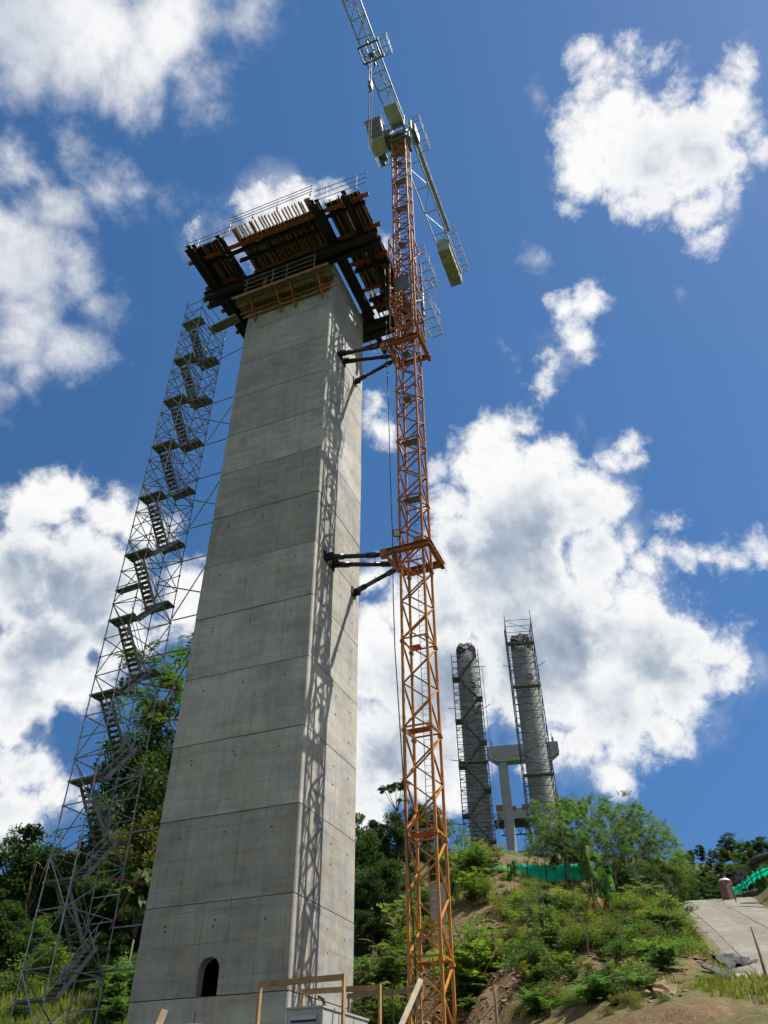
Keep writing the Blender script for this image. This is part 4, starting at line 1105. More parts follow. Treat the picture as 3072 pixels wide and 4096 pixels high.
# tubes that hold the scaffold to the pier
inv = Matrix.Translation(sc.location) @ sc.rotation_euler.to_matrix().to_4x4()
inv = inv.inverted()
def sloc(p): return tuple(inv @ Vector(p))
def walltie(z0, z1, b0, a_out=-8.9, mat='galvanised', bb=0.5, aw=-W1):
    p, q = P(a_out, bb, z0), P(aw, b0, z1)
    MB().tube(sloc(p), sloc(q), 0.036, 6).build('wall_tie', mat, sc)
for zt_, mt in ((39.5, 'galvanised'), (32.5, 'galvanised'), (26.1, 'galvanised'), (20.15, 'galvanised'), (11.1, 'galvanised'), (5.7, 'galvanised')):
    walltie(zt_, zt_, 0.6, -9.9, mt, 0.6)
    if zt_ > 6:
        walltie(zt_-3.9, zt_-0.2, 0.5, -8.85, 'tube_red' if zt_ < 22 else 'galvanised', 0.6)
        walltie(zt_-3.8, zt_-3.8, 0.8, -8.9, mt, 0.8)
    walltie(zt_-1.9, zt_-2.3, 1.4, -9.6, 'tube_red' if zt_ < 22 else 'galvanised', -0.2)
mb = MB(); wa, wb = P(-9.5, -0.55, 46.45), P(-7.2, -0.62, 46.75)
o = MB().bar(sloc(wa), sloc(wb), 0.62, 0.05).build('gangway', 'plank_grey', sc)
for s_ in (-0.33, 0.33): MB().bar(sloc(P(-9.5, -0.55+s_, 46.40)), sloc(P(-7.2, -0.62+s_, 46.70)), 0.05, 0.12).build('stringer', 'galvanised', o)
MB().tube(sloc(P(-9.3, 0.6, 44.2)), sloc(P(-6.8, 1.0, 45.6)), 0.03, 5).build('wall_tie', 'tube_red', sc)

# ================================================================== THE TWO ROUND PIERS ON THE HILL
def round_pier(label, x, y, r, z0, z1, zr):
    t = thing('round_pier', label, 'bridge pier', (x, y, 0), 0.3)
    n = 72
    def cyl(a, b_, rr): return MB().add([(rr*math.cos(2*PI*i/n), rr*math.sin(2*PI*i/n), q) for q in (a, b_) for i in range(n)],
                                      [tuple(range(n-1,-1,-1)), tuple(range(n, 2*n))] + [(i, (i+1) % n, (i+1) % n+n, i+n) for i in range(n)])
    z = z0
    while z < z1 - 0.3:
        h = min(4.2, z1 - z)
        cyl(0.012, h-0.012, r + random.uniform(-0.008, 0.008)).build('concrete_pour', 'concrete_far', t, (0, 0, z))
        z += h
    cyl(z0, z1-0.1, r-0.03).build('core', 'joint_dark', t)
    nb = 42
    for i in range(nb):
        a = 2*PI*i/nb + 0.1; ca, sa = math.cos(a), math.sin(a); rb = r - 0.12; h = zr - z1 + random.uniform(-0.35, 0.15)
        MB().path([(rb*ca, rb*sa, z1-0.3), (rb*ca, rb*sa, z1+h*0.78), ((rb-0.12)*ca, (rb-0.12)*sa, z1+h*0.93), ((rb-0.45)*ca, (rb-0.45)*sa, z1+h), ((rb-0.75)*ca, (rb-0.75)*sa, z1+h-0.12)], 0.07, 5).build('starter_bar', 'rebar', t)
    for h in (0.7, 1.4):
        MB().path([((r-0.07)*math.cos(2*PI*i/24), (r-0.07)*math.sin(2*PI*i/24), z1+h) for i in range(25)], 0.03, 4).build('hoop', 'rebar', t)
    mb = MB()
    mb.box((-0.30, -r-0.04, z1-4.9), (0.30, -r+0.3, z1-4.75)).box((-0.30, -r-0.04, z1-4.2), (0.30, -r+0.3, z1-4.05)).box((0.15, -r-0.04, z1-4.8), (0.30, -r+0.3, z1-4.1))
    mb.build('form_pocket', 'steel_black', t)
    return t
round_pier('round concrete pier with rebar crown, left of the two on the hill', 11.75, 99.3, 1.48, 24.0, 54.4, 57.0)
round_pier('round concrete pier with rebar crown, right of the two on the hill', 19.6, 98.05, 1.50, 24.0, 55.0, 57.6)
def far_scaffold(label, x, y, w, d, z0, z1, rot, stair, boards):
    t = thing('pier_scaffold', label, 'scaffold tower', (x, y, 0), rot)
    cs = [(-w/2, -d/2), (w/2, -d/2), (w/2, d/2), (-w/2, d/2)]
    rr = 0.05
    xs = cs + ([(-w/2+1.1, -d/2), (-w/2, -d/2+1.0)] if stair else [])
    for x_, y_ in xs: MB().tube((x_, y_, z0), (x_, y_, z1 + (0.5 if x_ > 0 else 0)), rr, 5).build('standard', 'scaffold_far', t)
    z = z0 + 0.8; k = 0
    while z < z1:
        mb = MB()
        for f in range(4):
            (x0, y0), (x1, y1) = cs[f], cs[(f+1) % 4]
            mb.tube((x0, y0, z), (x1, y1, z), rr*0.9, 4)
        mb.build('ledger_ring', 'scaffold_far', t)
        z += 1.0; k += 1
    z = z0 + 0.8; k = 0
    while z < z1 - 2.0:
        for f in range(4):
            (x0, y0), (x1, y1) = cs[f], cs[(f+1) % 4]
            if f in (1, 3): seq = 2.0
            else: seq = 2.0
            p, q = ((x0, y0, z), (x1, y1, z+seq)) if k % 2 else ((x1, y1, z), (x0, y0, z+seq))
            MB().tube(p, q, rr*0.8, 4).build('diagonal_brace', 'scaffold_far', t)
        z += 2.0; k += 1
    if stair:
        z = z1 - 0.6; s_ = 1
        while z > z0 + 4:
            xa, xb = (w/2-0.55, -w/2+0.75) if s_ > 0 else (-w/2+0.75, w/2-0.55)
            o = MB().bar((xa, -d/2+0.35, z), (xb, -d/2+0.35, z-3.1), 0.6, 0.16).build('stair_flight', 'plank_grey', t)
            mb = MB()
            for i in range(8): q = (i+0.5)/8; mb.box((xa+(xb-xa)*q-0.14, -d/2+0.05, z-3.1*q-0.17), (xa+(xb-xa)*q+0.14, -d/2+0.68, z-3.1*q-0.06))
            mb.build('treads', 'plank_grey', o)
            e = -w/2 if xb < 0 else w/2 - 0.8
            MB().box((e-0.1, -d/2-0.1, z-3.22), (e+0.9, d/2, z-3.05)).build('landing', 'plank_grey', t)
            z -= 3.1; s_ = -s_
    for zb in boards:
        MB().box((-w/2-0.05, -d/2-0.05, zb-0.2), (w/2+0.05, -d/2+0.75, zb)).build('deck_board', 'plank_grey', t)
    for zb in (z0+6.5, z0+14.5, z1-8.5):
        MB().tube((-w/2-1.0, -d/2-0.1, zb+0.3), (w/2+0.2, -d/2+0.2, zb-0.5), rr, 4).build('buttress_tube', 'scaffold_far', t)
        MB().tube((w/2-0.2, -d/2, zb-0.2), (w/2+1.1, -d/2+0.1, zb+0.6), rr, 4).build('buttress_tube', 'scaffold_far', t)
    return t
far_scaffold('tube scaffold with zigzag stairs on the left hill pier', 11.25, 97.2, 3.75, 1.5, 24.0, 54.2, -0.12, True, (38.6,))
far_scaffold('square tube scaffold caging the right hill pier', 19.35, 97.4, 3.7, 4.4, 24.0, 59.8, -0.12, False, (55.2, 48.6, 36.4))
o = MB(); hp_ = at(1928, 2668, 97)
o.tube(hp_, hp_ + np.array([0, 0, -24]), 0.035, 4)
o.bar(hp_ + np.array([-1.2, 0, 0.05]), hp_ + np.array([0.5, 0, 0.1]), 0.06, 0.06)
tag(o.build('hoist_rope', 'galvanised'), 'thin hoist rope hanging right of the left hill pier', 'rope')

# ------------------------------------------------------------------ finished bent farther up the line
bt = thing('bridge_bent', 'far concrete portal bent of two round columns under a hammerhead cap', 'bridge bent', (30.6, 167.2, 0), -0.18)
n = 60
for x_, zb in ((-4.75, 44.0), (4.95, 44.0)):
    z = zb
    while z < 66.4:
        h = min(4.5, 66.6 - z)
        mb = MB().add([(x_+1.05*math.cos(2*PI*i/n), 1.05*math.sin(2*PI*i/n), q) for q in (0.01, h-0.01) for i in range(n)], [tuple(range(n-1,-1,-1)), tuple(range(n, 2*n))] + [(i, (i+1) % n, (i+1) % n+n, i+n) for i in range(n)])
        mb.build('column', 'concrete_far', bt, (0, 0, z))
        z += h
pts = [(-7.8, 70.1), (-7.8, 67.9), (-5.9, 66.5), (6.0, 66.5), (7.9, 67.9), (7.9, 70.1)]
MB().add([(x, -1.3, z) for x, z in pts] + [(x, 1.3, z) for x, z in pts], [tuple(range(6)), tuple(range(11, 5, -1))] + [(i, i+6, (i+1) % 6+6, (i+1) % 6) for i in range(6)]).build('cap_beam', 'concrete_far', bt)
for x in (-6.8, 6.9): MB().box((x-0.25, -0.5, 70.1), (x+0.25, 0.5, 71.5)).build('stop_block', 'concrete_far', bt)
for x in (-6.8, 6.9): MB().tube((x-0.1, 0, 71.4), (x-0.1, 0, 72.6), 0.06, 5).build('starter_bar', 'rebar', bt)
for x in (-3.6, 3.8): MB().box((x-1.1, -0.9, 70.1), (x+1.1, 0.9, 70.35)).build('bearing_plinth', 'concrete_far', bt)
# ------------------------------------------------------------------ deck segment on trusses beyond it
ds = thing('deck_formwork', 'far bridge deck segment with red forms carried on a black truss', 'bridge deck', (36.8, 226.8, 0), -0.18)
MB().box((-4.7, -3, 72.6), (4.7, 3, 75.4)).build('deck_segment', 'concrete_far', ds)
for x0, x1, z in ((-4.9, -3.0, 76.6), (-1.2, 0.8, 76.0), (2.4, 4.9, 76.3)): MB().box((x0, -3.2, 74.9), (x1, -2.7, z)).build('shutter', 'rust_red', ds)
MB().box((-5.9, -3.2, 71.9), (5.9, 3.2, 72.4)).build('bearer', 'steel_black', ds)
for z in (71.5, 68.2): MB().bar((-4.2, -2.8, z), (5.5, -2.8, z), 0.3, 0.3).build('truss_chord', 'steel_black', ds)
for k in range(5):
    x = -4.1 + k*2.1
    MB().bar((x, -2.8, 71.5), (x+1.05, -2.8, 68.2), 0.22, 0.22).build('truss_web', 'steel_black', ds); MB().bar((x+1.05, -2.8, 68.2), (x+2.1, -2.8, 71.5), 0.22, 0.22).build('truss_web', 'steel_black', ds)
for k in range(9): MB().bar((-5.6+k*1.3, -3.1, 70.9), (-5.6+k*1.3, -3.1, 72.2), 0.3, 0.2).build('hanger', 'steel_black', ds)
mb = MB()
for k in range(6): mb.tube((-6.3+k*0.5, -3.3, 72.4), (-6.3+k*0.5, -3.3, 74.2), 0.05, 4)
for z in (73.2, 74.0): mb.tube((-6.4, -3.3, z), (-3.6, -3.3, z), 0.05, 4)
mb.build('guard_rail', 'rebar', ds)
ab = thing('abutment', 'far notched concrete abutment wall behind the hill piers', 'abutment', (36.2, 227.2, 0), -0.18)
MB().box((-5.6, 2, 58), (5.6, 3.5, 65.3)).build('wall', 'concrete_far', ab)
for x0, x1, h in ((-5.6, -4.1, 66.6), (-2.4, -0.2, 65.9), (3.7, 5.6, 66.5)): MB().box((x0, 2.05, 65.2), (x1, 3.45, h)).build('upstand', 'concrete_far', ab)
# girder stack and yellow hand-rails at the foot of the hill piers
gs = thing('girder_stack', 'row of dark steel beams stacked at the foot of the hill piers', 'steel beams', (17.5, 92.0, 0), -0.12)
gb = at(2180, 3470, 92)[2]
for k in range(9): MB().ibeam((-4.5+k*0.62, -1.5, gb+1.0), (-4.5+k*0.62, 3.0, gb+1.0), 0.42, 0.9, 0.06, 0.06).build('beam', 'steel_black', gs)
for k in range(3): MB().box((-5.2, -1.6+k*1.6, gb-0.6), (4.4, -1.1+k*1.6, gb+0.45)).build('bearer', 'steel_black', gs)
yr = thing('site_guardrail', 'yellow tube guardrail in front of the stacked beams', 'guardrail', (16.5, 89.5, 0), -0.1)
for z in (gb+0.75, gb-0.35): MB().tube((-6.0, 0, z-0.3), (6.5, 0, z), 0.06, 5).build('rail', 'flag_yellow', yr)
for k in range(6): MB().tube((-5.5+k*2.3, 0.05, gb-2.0), (-5.5+k*2.3, 0.05, gb+1.0), 0.05, 5).build('post', 'galvanised', yr)

# ------------------------------------------------------------------ green safety nets
def net(name, label, pts_top, pts_bot, n=40, m_=6, sag=0.12, posts=None, rods=False, seed=0):
    pt, pb = np.array(pts_top), np.array(pts_bot)
    def interp(pp, t):
        s = np.linspace(0, 1, len(pp)); return np.stack([np.interp(t, s, pp[:, i]) for i in range(3)], 1)
    t = np.linspace(0, 1, n); T, B = interp(pt, t), interp(pb, t)
    T[:, 2] -= sag * np.abs(np.sin(t * PI * (len(pts_top)-1)*2)); B[:, 2] += 0.08*np.sin(t*40)
    V = []
    for j in range(m_):
        q = j/(m_-1); row = T*(1-q) + B*q
        row[:, 1] += 0.16*fbm(t*18, np.full(n, q*3.0), 3, seed) * 2 * math.sin(PI*q*0.9+0.2)
        row[:, 0] += 0.05*fbm(t*25, np.full(n, q*4.0+9), 2, seed)
        V.append(row)
    V = np.array(V).reshape(-1, 3); ii = np.arange(m_*n).reshape(m_, n)
    Fq = np.stack([ii[:-1, :-1], ii[1:, :-1], ii[1:, 1:], ii[:-1, 1:]], -1).reshape(-1, 4)
    r_ = thing(name, label, 'safety net', tuple(pb[0]))
    o = link('mesh_sheet', np_mesh('mesh_sheet', V - pb[0], Fq, ['net_green'], smooth=True), r_)
    sol = o.modifiers.new('s', 'SOLIDIFY'); sol.thickness = 0.012
    for q in (posts or []):
        a, b_ = interp(pt, np.array([q]))[0]-pb[0], interp(pb, np.array([q]))[0]-pb[0]
        MB().tube(b_ + np.array([0, -0.08, -0.4]), a + np.array([0, -0.08, 0.12]), 0.035, 5).build('post', 'rebar', r_)
    if rods:
        for q in (0.03, 0.5):
            pp = [T[i]*(1-q) + B[i]*q - pb[0] + np.array([0, -0.12, 0]) for i in range(0, n, 4)]
            MB().path(pp, 0.03, 4).build('line', 'rebar', r_)
    return r_
net('safety_net', 'long green safety net along the hill shoulder below the far piers', [at(1900, 3476, 53), at(2080, 3452, 53), at(2190, 3456, 53), at(2330, 3446, 54), at(2460, 3444, 55), at(2600, 3474, 57)],
    [at(1900, 3524, 53), at(2080, 3534, 53), at(2200, 3528, 53), at(2330, 3520, 54), at(2460, 3508, 55), at(2600, 3526, 57)], n=90, posts=[0.0, 0.12, 0.25, 0.38, 0.5, 0.62, 0.75, 0.88, 1.0], seed=2)
net('safety_net', 'green safety net on dark rods climbing the bank right of the road', [at(2924, 3547, 60), at(2970, 3522, 60), at(3010, 3485, 59.5), at(3045, 3470, 59), at(3110, 3440, 58)],
    [at(2936, 3583, 60), at(2985, 3553, 60), at(3025, 3520, 59.5), at(3060, 3503, 59), at(3120, 3478, 58)], n=60, posts=[0.0, 0.18, 0.3, 0.42, 0.55, 0.66, 0.85, 1.0], rods=True, seed=5)
# brown cabin with a white domed roof
cz = at(2915, 3588, 66)
cb = thing('cabin', 'small brown cabin with white domed roof at the road end', 'cabin', (cz[0], cz[1], cz[2]-0.5), 0.25)
MB().box((-0.44, -0.44, 0), (0.44, 0.44, 2.0)).build('body', 'cabin_brown', cb)
MB().box((-0.32, -0.475, 0.15), (0.32, -0.44, 1.85)).build('door', 'cabin_brown', cb)
V = [(0.54*math.cos(2*PI*i/16)*math.cos(e), 0.54*math.sin(2*PI*i/16)*math.cos(e), 2.0+0.26*math.sin(e)) for e in np.linspace(0, PI/2*0.95, 5) for i in range(16)]
MB().add(V, [tuple(range(64, 80)), tuple(range(15, -1, -1))] + [(r*16+i, r*16+(i+1) % 16, (r+1)*16+(i+1) % 16, (r+1)*16+i) for r in range(4) for i in range(16)]).build('roof', 'white_plastic', cb)
MB().tube((0, -0.2, 2.15), (0, -0.2, 2.42), 0.05, 8).build('vent', 'crane_grey', cb)
cb.scale = (0.78, 0.78, 0.78)
# black bent pipe and dark drums beyond the net
pp = [at(3130, 3408, 62), at(3072, 3425, 62), at(3030, 3438, 62), at(3012, 3448, 62), at(3008, 3462, 62), at(3016, 3482, 62)]
tag(MB().path(pp, [0.27, 0.27, 0.26, 0.25, 0.23, 0.20], 12).build('bent_pipe', 'black_plastic', smooth=True), 'thick black bent pipe above the green net at right', 'pipe')
dr = thing('drum_stack', 'dark stacked drums behind the brown cabin', 'drums', tuple(at(2962, 3530, 68)), 0.2)
for i, (x, z) in enumerate(((-0.5, 0.35), (0.15, 0.35), (-0.2, 0.95), (0.5, 0.9), (0.8, 0.35))):
    mb = MB(); mb.tube((x, -0.45, z), (x, 0.45, z), 0.30, 14)
    for yy in (-0.44, -0.15, 0.15, 0.44): mb.tube((x, yy-0.02, z), (x, yy+0.02, z), 0.315, 14)
    mb.build('drum', 'black_plastic', dr)
dr.scale = (0.7, 0.7, 0.7)

# ================================================================== SITE KIT IN FRONT OF THE PIER
G0 = P(3.11, -5.9, 0)
gen_ = thing('generator', 'pale grey louvred generator housing with exhaust at the pier foot', 'generator', (G0[0], G0[1], 0.8), -YAW)
GH, GW, GL = 2.25, 1.12, 3.15
MB().box((0, 0, 0.12), (GW, GL, GH)).build('housing', 'generator_paint', gen_)
MB().box((-0.05, -0.04, GH), (GW+0.03, GL+0.04, GH+0.05)).build('roof', 'generator_paint', gen_)
MB().box((0.06, 0.05, 0), (GW-0.06, GL-0.05, 0.12)).build('skid', 'steel_black', gen_)
fr = MB(); fr.box((0.13, -0.03, 0.6), (GW-0.13, -0.005, GH-0.12)); fr = fr.build('louvre_frame', 'generator_paint', gen_)
MB().box((0.17, -0.034, 0.64), (GW-0.17, -0.031, GH-0.16)).build('louvre_back', 'black_plastic', fr)
for k in range(9):
    z = 0.70 + k*0.16
    MB().add([(0.17, -0.035, z+0.10), (GW-0.17, -0.035, z+0.10), (GW-0.17, -0.085, z), (0.17, -0.085, z), (0.17, -0.035, z+0.115), (GW-0.17, -0.035, z+0.115), (GW-0.17, -0.10, z), (0.17, -0.10, z)],
             [(0,1,2,3),(7,6,5,4),(0,4,5,1),(3,2,6,7),(0,3,7,4),(1,5,6,2)]).build('louvre', 'generator_paint', fr)
MB().path([(0.98, 0.35, GH), (0.98, 0.35, GH+0.16), (0.96, 0.33, GH+0.23), (0.90, 0.28, GH+0.28), (0.84, 0.23, GH+0.29)], 0.045, 10).build('exhaust_pipe', 'rubber', gen_, smooth=True)
MB().tube((0.98, 0.35, GH+0.05), (0.98, 0.35, GH+0.09), 0.08, 10).build('exhaust_flange', 'steel_black', gen_)
for y in (1.05, 2.1): MB().box((GW+0.001, y-0.012, 0.2), (GW+0.012, y+0.012, GH-0.05)).build('door_seam', 'joint_dark', gen_)
for y in (0.5, 1.55, 2.6): MB().box((GW, y-0.08, 1.1), (GW+0.04, y+0.08, 1.18)).build('handle', 'black_plastic', gen_)
def portal(label, pl, pr, h_l, h_r, base, drop=3.0, rail=0.14):
    t = thing('timber_portal', label, 'timber portal', (pl[0], pl[1], 0), -YAW)
    inv_ = (Matrix.Translation(t.location) @ Matrix.Rotation(-YAW, 4, 'Z')).inverted()
    l = lambda p: tuple(inv_ @ Vector(p))
    for p in (pl, pr):
        MB().bar(l((p[0], p[1], base)), l((p[0], p[1], p[2]+0.05)), 0.13, 0.06, (1, 0, 0)).build('post', 'timber_new', t)
    MB().bar(l(tuple(np.array(pl)-np.array([0.0, 0.05, 0.03]))), l(tuple(np.array(pr)-np.array([0, 0.05, 0.03]))), 0.05, rail).build('rail', 'timber_new', t)
    return t
portal('nearer sawn timber frame in front of the generator', P(3.1, -7.42, 3.48), P(5.5, -7.35, 3.51), 0, 0, 0.3)
portal('sawn timber frame standing over the generator top', P(3.18, -5.06, 3.60), P(5.56, -5.05, 3.57), 0, 0, 0.6)
t = thing('timber_rail', 'shaded timber rail between the generator and the crane', 'timber rail', tuple(P(2.69, -0.9, 0)), -YAW)
MB().bar((0, 0, 4.0), (2.6, 0.25, 4.08), 0.05, 0.15).build('rail', 'stake', t)  # dark brown material stands in for the shade on this rail
MB().bar((0.05, 0.06, 0.8), (0.05, 0.06, 4.05), 0.08, 0.06).build('post', 'stake', t); MB().bar((2.5, 0.30, 0.8), (2.5, 0.30, 4.05), 0.08, 0.06).build('post', 'stake', t)
pt_, pb_ = at(1683, 3918, 26), at(1605, 4100, 25.4)
d_ = (pb_-pt_)/np.linalg.norm(pb_-pt_)
tag(MB().bar(pt_, pb_ + d_*1.8, 0.15, 0.05, (0.3, -1, 0)).build('leaning_plank', 'timber_pale'), 'pale plank leaning toward the foot of the crane mast', 'plank')
pq = at(1665, 3980, 26.3)
tag(MB().bar(pq, (pq[0]-0.05, pq[1], 0.5), 0.05, 0.05).build('timber_prop', 'timber_new'), 'thin timber prop behind the leaning pale plank', 'timber prop')
pq = at(1571, 3938, 27)
tag(MB().tube((pq[0]+0.05, pq[1], 0.5), pq, 0.022, 6).build('pole', 'leaf_mid'), 'thin dark green pole left of the crane mast', 'pole')
pt_, pb_ = at(660, 4040, 31.3), at(620, 4140, 30.8)
tag(MB().bar(pt_, pb_ + (pb_-pt_)*0.7, 0.22, 0.05, (0.3, -1, 0.2)).build('board', 'stake'), 'short board leaning at the left foot of the pier', 'board')
pq = at(783, 4042, 30.2)
tag(MB().tube((pq[0], pq[1], 0.6), pq, 0.018, 6).build('rebar_stake', 'rebar'), 'dark rebar stake below the arched opening', 'stake')
pq = at(780, 4094, 30.0)
tag(MB().box((pq[0]-0.24, pq[1]-0.02, 1.2), (pq[0]+0.24, pq[1]+0.02, pq[2])).build('white_board', 'white_plastic'), 'small white board below the arched opening', 'board')
# stakes on the bank
def stake(label, pa, pb2, r0, r1, brace=None):
    t = thing('stake', label, 'stake', tuple(pb2))
    MB().path([np.zeros(3), (np.array(pa)-pb2)*0.5 + np.array([0.02, 0, 0]), np.array(pa)-pb2], [r0, (r0+r1)/2, r1], 7).build('pole', 'stake', t)
    if brace is not None: MB().tube(np.array(brace[0])-pb2, np.array(brace[1])-pb2, 0.03, 5).build('brace', 'stake', t)
b0 = at(1990, 4110, 31); stake('wooden stake with a thin brace on the bare bank', at(1974, 3938, 31.2), b0, 0.055, 0.045, (at(1925, 4075, 31.2), at(2010, 3985, 31.4)))
b0 = at(3075, 3935, 34); stake('dark pointed pole standing at the right edge by the road', at(3003, 3706, 34.5), b0, 0.085, 0.02)
# yellow marker tapes
for i, (x, y, l_) in enumerate((('middle', (2815, 3423), (2838, 3450)), ('leftmost', (2769, 3432), (2783, 3456)))):
    a, b_ = at(*y, 88), at(*l_, 88)
    tag(MB().bar(a, b_, 0.18, 0.05).build('marker_tape', 'flag_yellow'), x + ' of three yellow tapes hanging before the far trees', 'tape', 'yellow marker tapes')
mb = MB(); a, b_, c_, d_ = at(2915, 3402, 88), at(2920, 3430, 88), at(2936, 3432, 88), at(2917, 3404, 88)
mb.bar(a, b_, 0.16, 0.05); mb.bar(d_, c_, 0.16, 0.05); mb.bar(b_, c_, 0.12, 0.05)
tag(mb.build('marker_tape', 'flag_yellow'), 'rightmost of three yellow tapes, folded, before the far trees', 'tape', 'yellow marker tapes')

# ================================================================== VEGETATION
def unit(v): return v / np.maximum(np.linalg.norm(v, axis=-1, keepdims=True), 1e-9)
def leaves(pos, d, up, L, W, fold=0.0):
    """one diamond-shaped leaf per row"""
    s = unit(np.cross(d, up)); L = np.asarray(L)[:, None]; W = np.asarray(W)[:, None]
    nrm = unit(np.cross(s, d))
    a = pos; c = pos + d*L; m1 = pos + d*L*0.45 + s*W/2 - nrm*W*fold; m2 = pos + d*L*0.45 - s*W/2 - nrm*W*fold
    V = np.stack([a, m1, c, m2], 1).reshape(-1, 3)
    return V, np.arange(len(pos)*4).reshape(-1, 4)
def fronds(pos, d, L, pairs=8, lw=0.30, lr=0.30, droop=0.35, r=None):
    """pinnate leaves: a curved midrib with paired leaflets"""
    r = r or rng
    n = len(pos); d = unit(d)
    side = unit(np.cross(d, np.array([0, 0, 1.0]) + 0.15*r.normal(size=(n, 3))))
    L = np.asarray(L)
    Vs, Fs, o = [], [], 0
    for k in range(pairs):
        t = (k + 1.2) / (pairs + 0.6)
        base = pos + d*(L*t)[:, None] + np.array([0, 0, -1.0])*(droop*L*t*t)[:, None]
        tang = unit(d + np.array([0, 0, -1.0])*(2*droop*t))
        ll = L*lr*(0.65 + 0.7*math.sin(PI*min(1, 0.15 + 0.8*t)))*0.8
        for s_ in (-1, 1):
            ld = unit(side*s_ + tang*0.45 + 0.13*r.normal(size=(n, 3)) + np.array([0, 0, -0.18]))
            up = np.cross(ld, tang) * s_ + 0.2*r.normal(size=(n, 3))
            v, f = leaves(base, ld, up, ll, ll*lw)
            Vs.append(v); Fs.append(f + o); o += len(v)
    tip = pos + d*L[:, None] + np.array([0, 0, -1.0])*(droop*L)[:, None]
    w = side*0.006*L[:, None]
    v = np.stack([pos - w, pos + w, tip + w*0.4, tip - w*0.4], 1).reshape(-1, 3)
    Vs.append(v); Fs.append(np.arange(n*4).reshape(-1, 4) + o)
    return np.concatenate(Vs), np.concatenate(Fs)
def cat(*vf):
    V, F, o = [], [], 0
    for v, f in vf: V.append(v); F.append(f + o); o += len(v)
    return np.concatenate(V), np.concatenate(F)

def wood(r, H, R, tips, trunk_r, top=0.8, wob=0.04):
    mb = MB(); n = 7
    ph = r.uniform(0, 6.28, 4)
    def tp(t): return np.array([wob*H*(math.sin(2.2*t+ph[0]) - math.sin(ph[0])), wob*H*(math.sin(1.9*t+ph[1]) - math.sin(ph[1])), H*top*t])
    mb.path([tp(t) - np.array([0, 0, 0.4 if t == 0 else 0]) for t in np.linspace(0, 1, n)], [trunk_r*(1.15 - 0.85*t) for t in np.linspace(0, 1, n)], 7)
    for q in tips:
        q = np.array(q); t = min(0.97, max(0.22, (q[2] - 0.32*np.hypot(q[0], q[1])) / (H*top) - 0.05)); b = tp(t)
        mid = b + (q-b)*0.5 + np.array([0, 0, 0.10*np.linalg.norm(q-b)]) + r.normal(size=3)*0.05*np.linalg.norm(q-b)
        rr = trunk_r*(0.42 - 0.25*t)
        mb.path([b, b+(mid-b)*0.5, mid, q], [rr, rr*0.75, rr*0.5, rr*0.16], 5)
    return mb

def broadleaf(seed, H=10.0, R=3.2, zc=0.60, zr=0.40, nclump=60, per=170, ls=0.30, lm='leaf_dark', tight=0.20, trunk_r=0.17, skew=0.0):
    r = np.random.default_rng(seed)
    cl = []
    while len(cl) < nclump:
        p = r.uniform(-1, 1, 3); q = np.linalg.norm(p)
        if q > 1 or q < 0.40: continue
        ang = math.atan2(p[1], p[0]); lob = 0.80 + 0.24*math.sin(3*ang + seed) + 0.14*math.sin(5*ang + 2.1*seed + 3*p[2])
        wz = 1.0 - 0.25*max(0, p[2])**2 + skew*p[2]
        cl.append((p[0]*R*lob*wz, p[1]*R*lob*wz, H*(zc + zr*p[2])))
    cl = np.array(cl)
    cr_ = R*tight*r.uniform(0.7, 1.35, len(cl))
    k = np.repeat(np.arange(len(cl)), per)
    off = unit(r.normal(size=(len(k), 3))) * (r.uniform(0, 1, len(k))**0.45)[:, None] * np.array([1.25, 1.25, 0.75])
    pos = cl[k] + off*cr_[k][:, None]
    d = unit(off + 0.5*unit(cl[k] - np.array([0, 0, H*zc*0.7])) + 0.7*r.normal(size=(len(k), 3)) + np.array([0, 0, -0.25]))
    up = unit(np.array([0, 0, 1.0]) + 0.55*r.normal(size=(len(k), 3)))
    L = ls*r.uniform(0.65, 1.3, len(k))
    V, F = leaves(pos, d, up, L, L*0.46)
    return dict(H=H, wood=wood(r, H, R, cl[::3], trunk_r), V=V, F=F, lm=lm)

def feathery(seed, H=8.0, R=2.6, nb=26, per=9, fl=0.95, pairs=8, lm='leaf_feather', zlo=0.35, trunk_r=0.10, lr=0.27):
    r = np.random.default_rng(seed)
    tips = []
    for i in range(nb):
        t = zlo + (1.0-zlo)*((i+0.5)/nb)**0.85; a = i*2.399 + r.uniform(-0.4, 0.4)
        rad = R*(0.35 + 0.75*math.sin(PI*min(0.97, 0.2+0.75*(t-zlo)/(1-zlo))))*r.uniform(0.55, 1.05)
        tips.append((rad*math.cos(a), rad*math.sin(a), H*t - 0.2))
    T = np.array(tips); k = np.repeat(np.arange(nb), per)
    ax = unit(T*np.array([1, 1, 0]) + np.array([0, 0, 0.6]))[k]
    d = unit(ax*0.7 + r.normal(size=(len(k), 3))*np.array([0.8, 0.8, 0.45]))
    pos = T[k] + r.normal(size=(len(k), 3))*0.16
    V, F = fronds(pos, d, fl*r.uniform(0.65, 1.2, len(k)), pairs, 0.34, lr, 0.30, r)
    return dict(H=H, wood=wood(r, H, R, T, trunk_r, 0.92, 0.03), V=V, F=F, lm=lm)

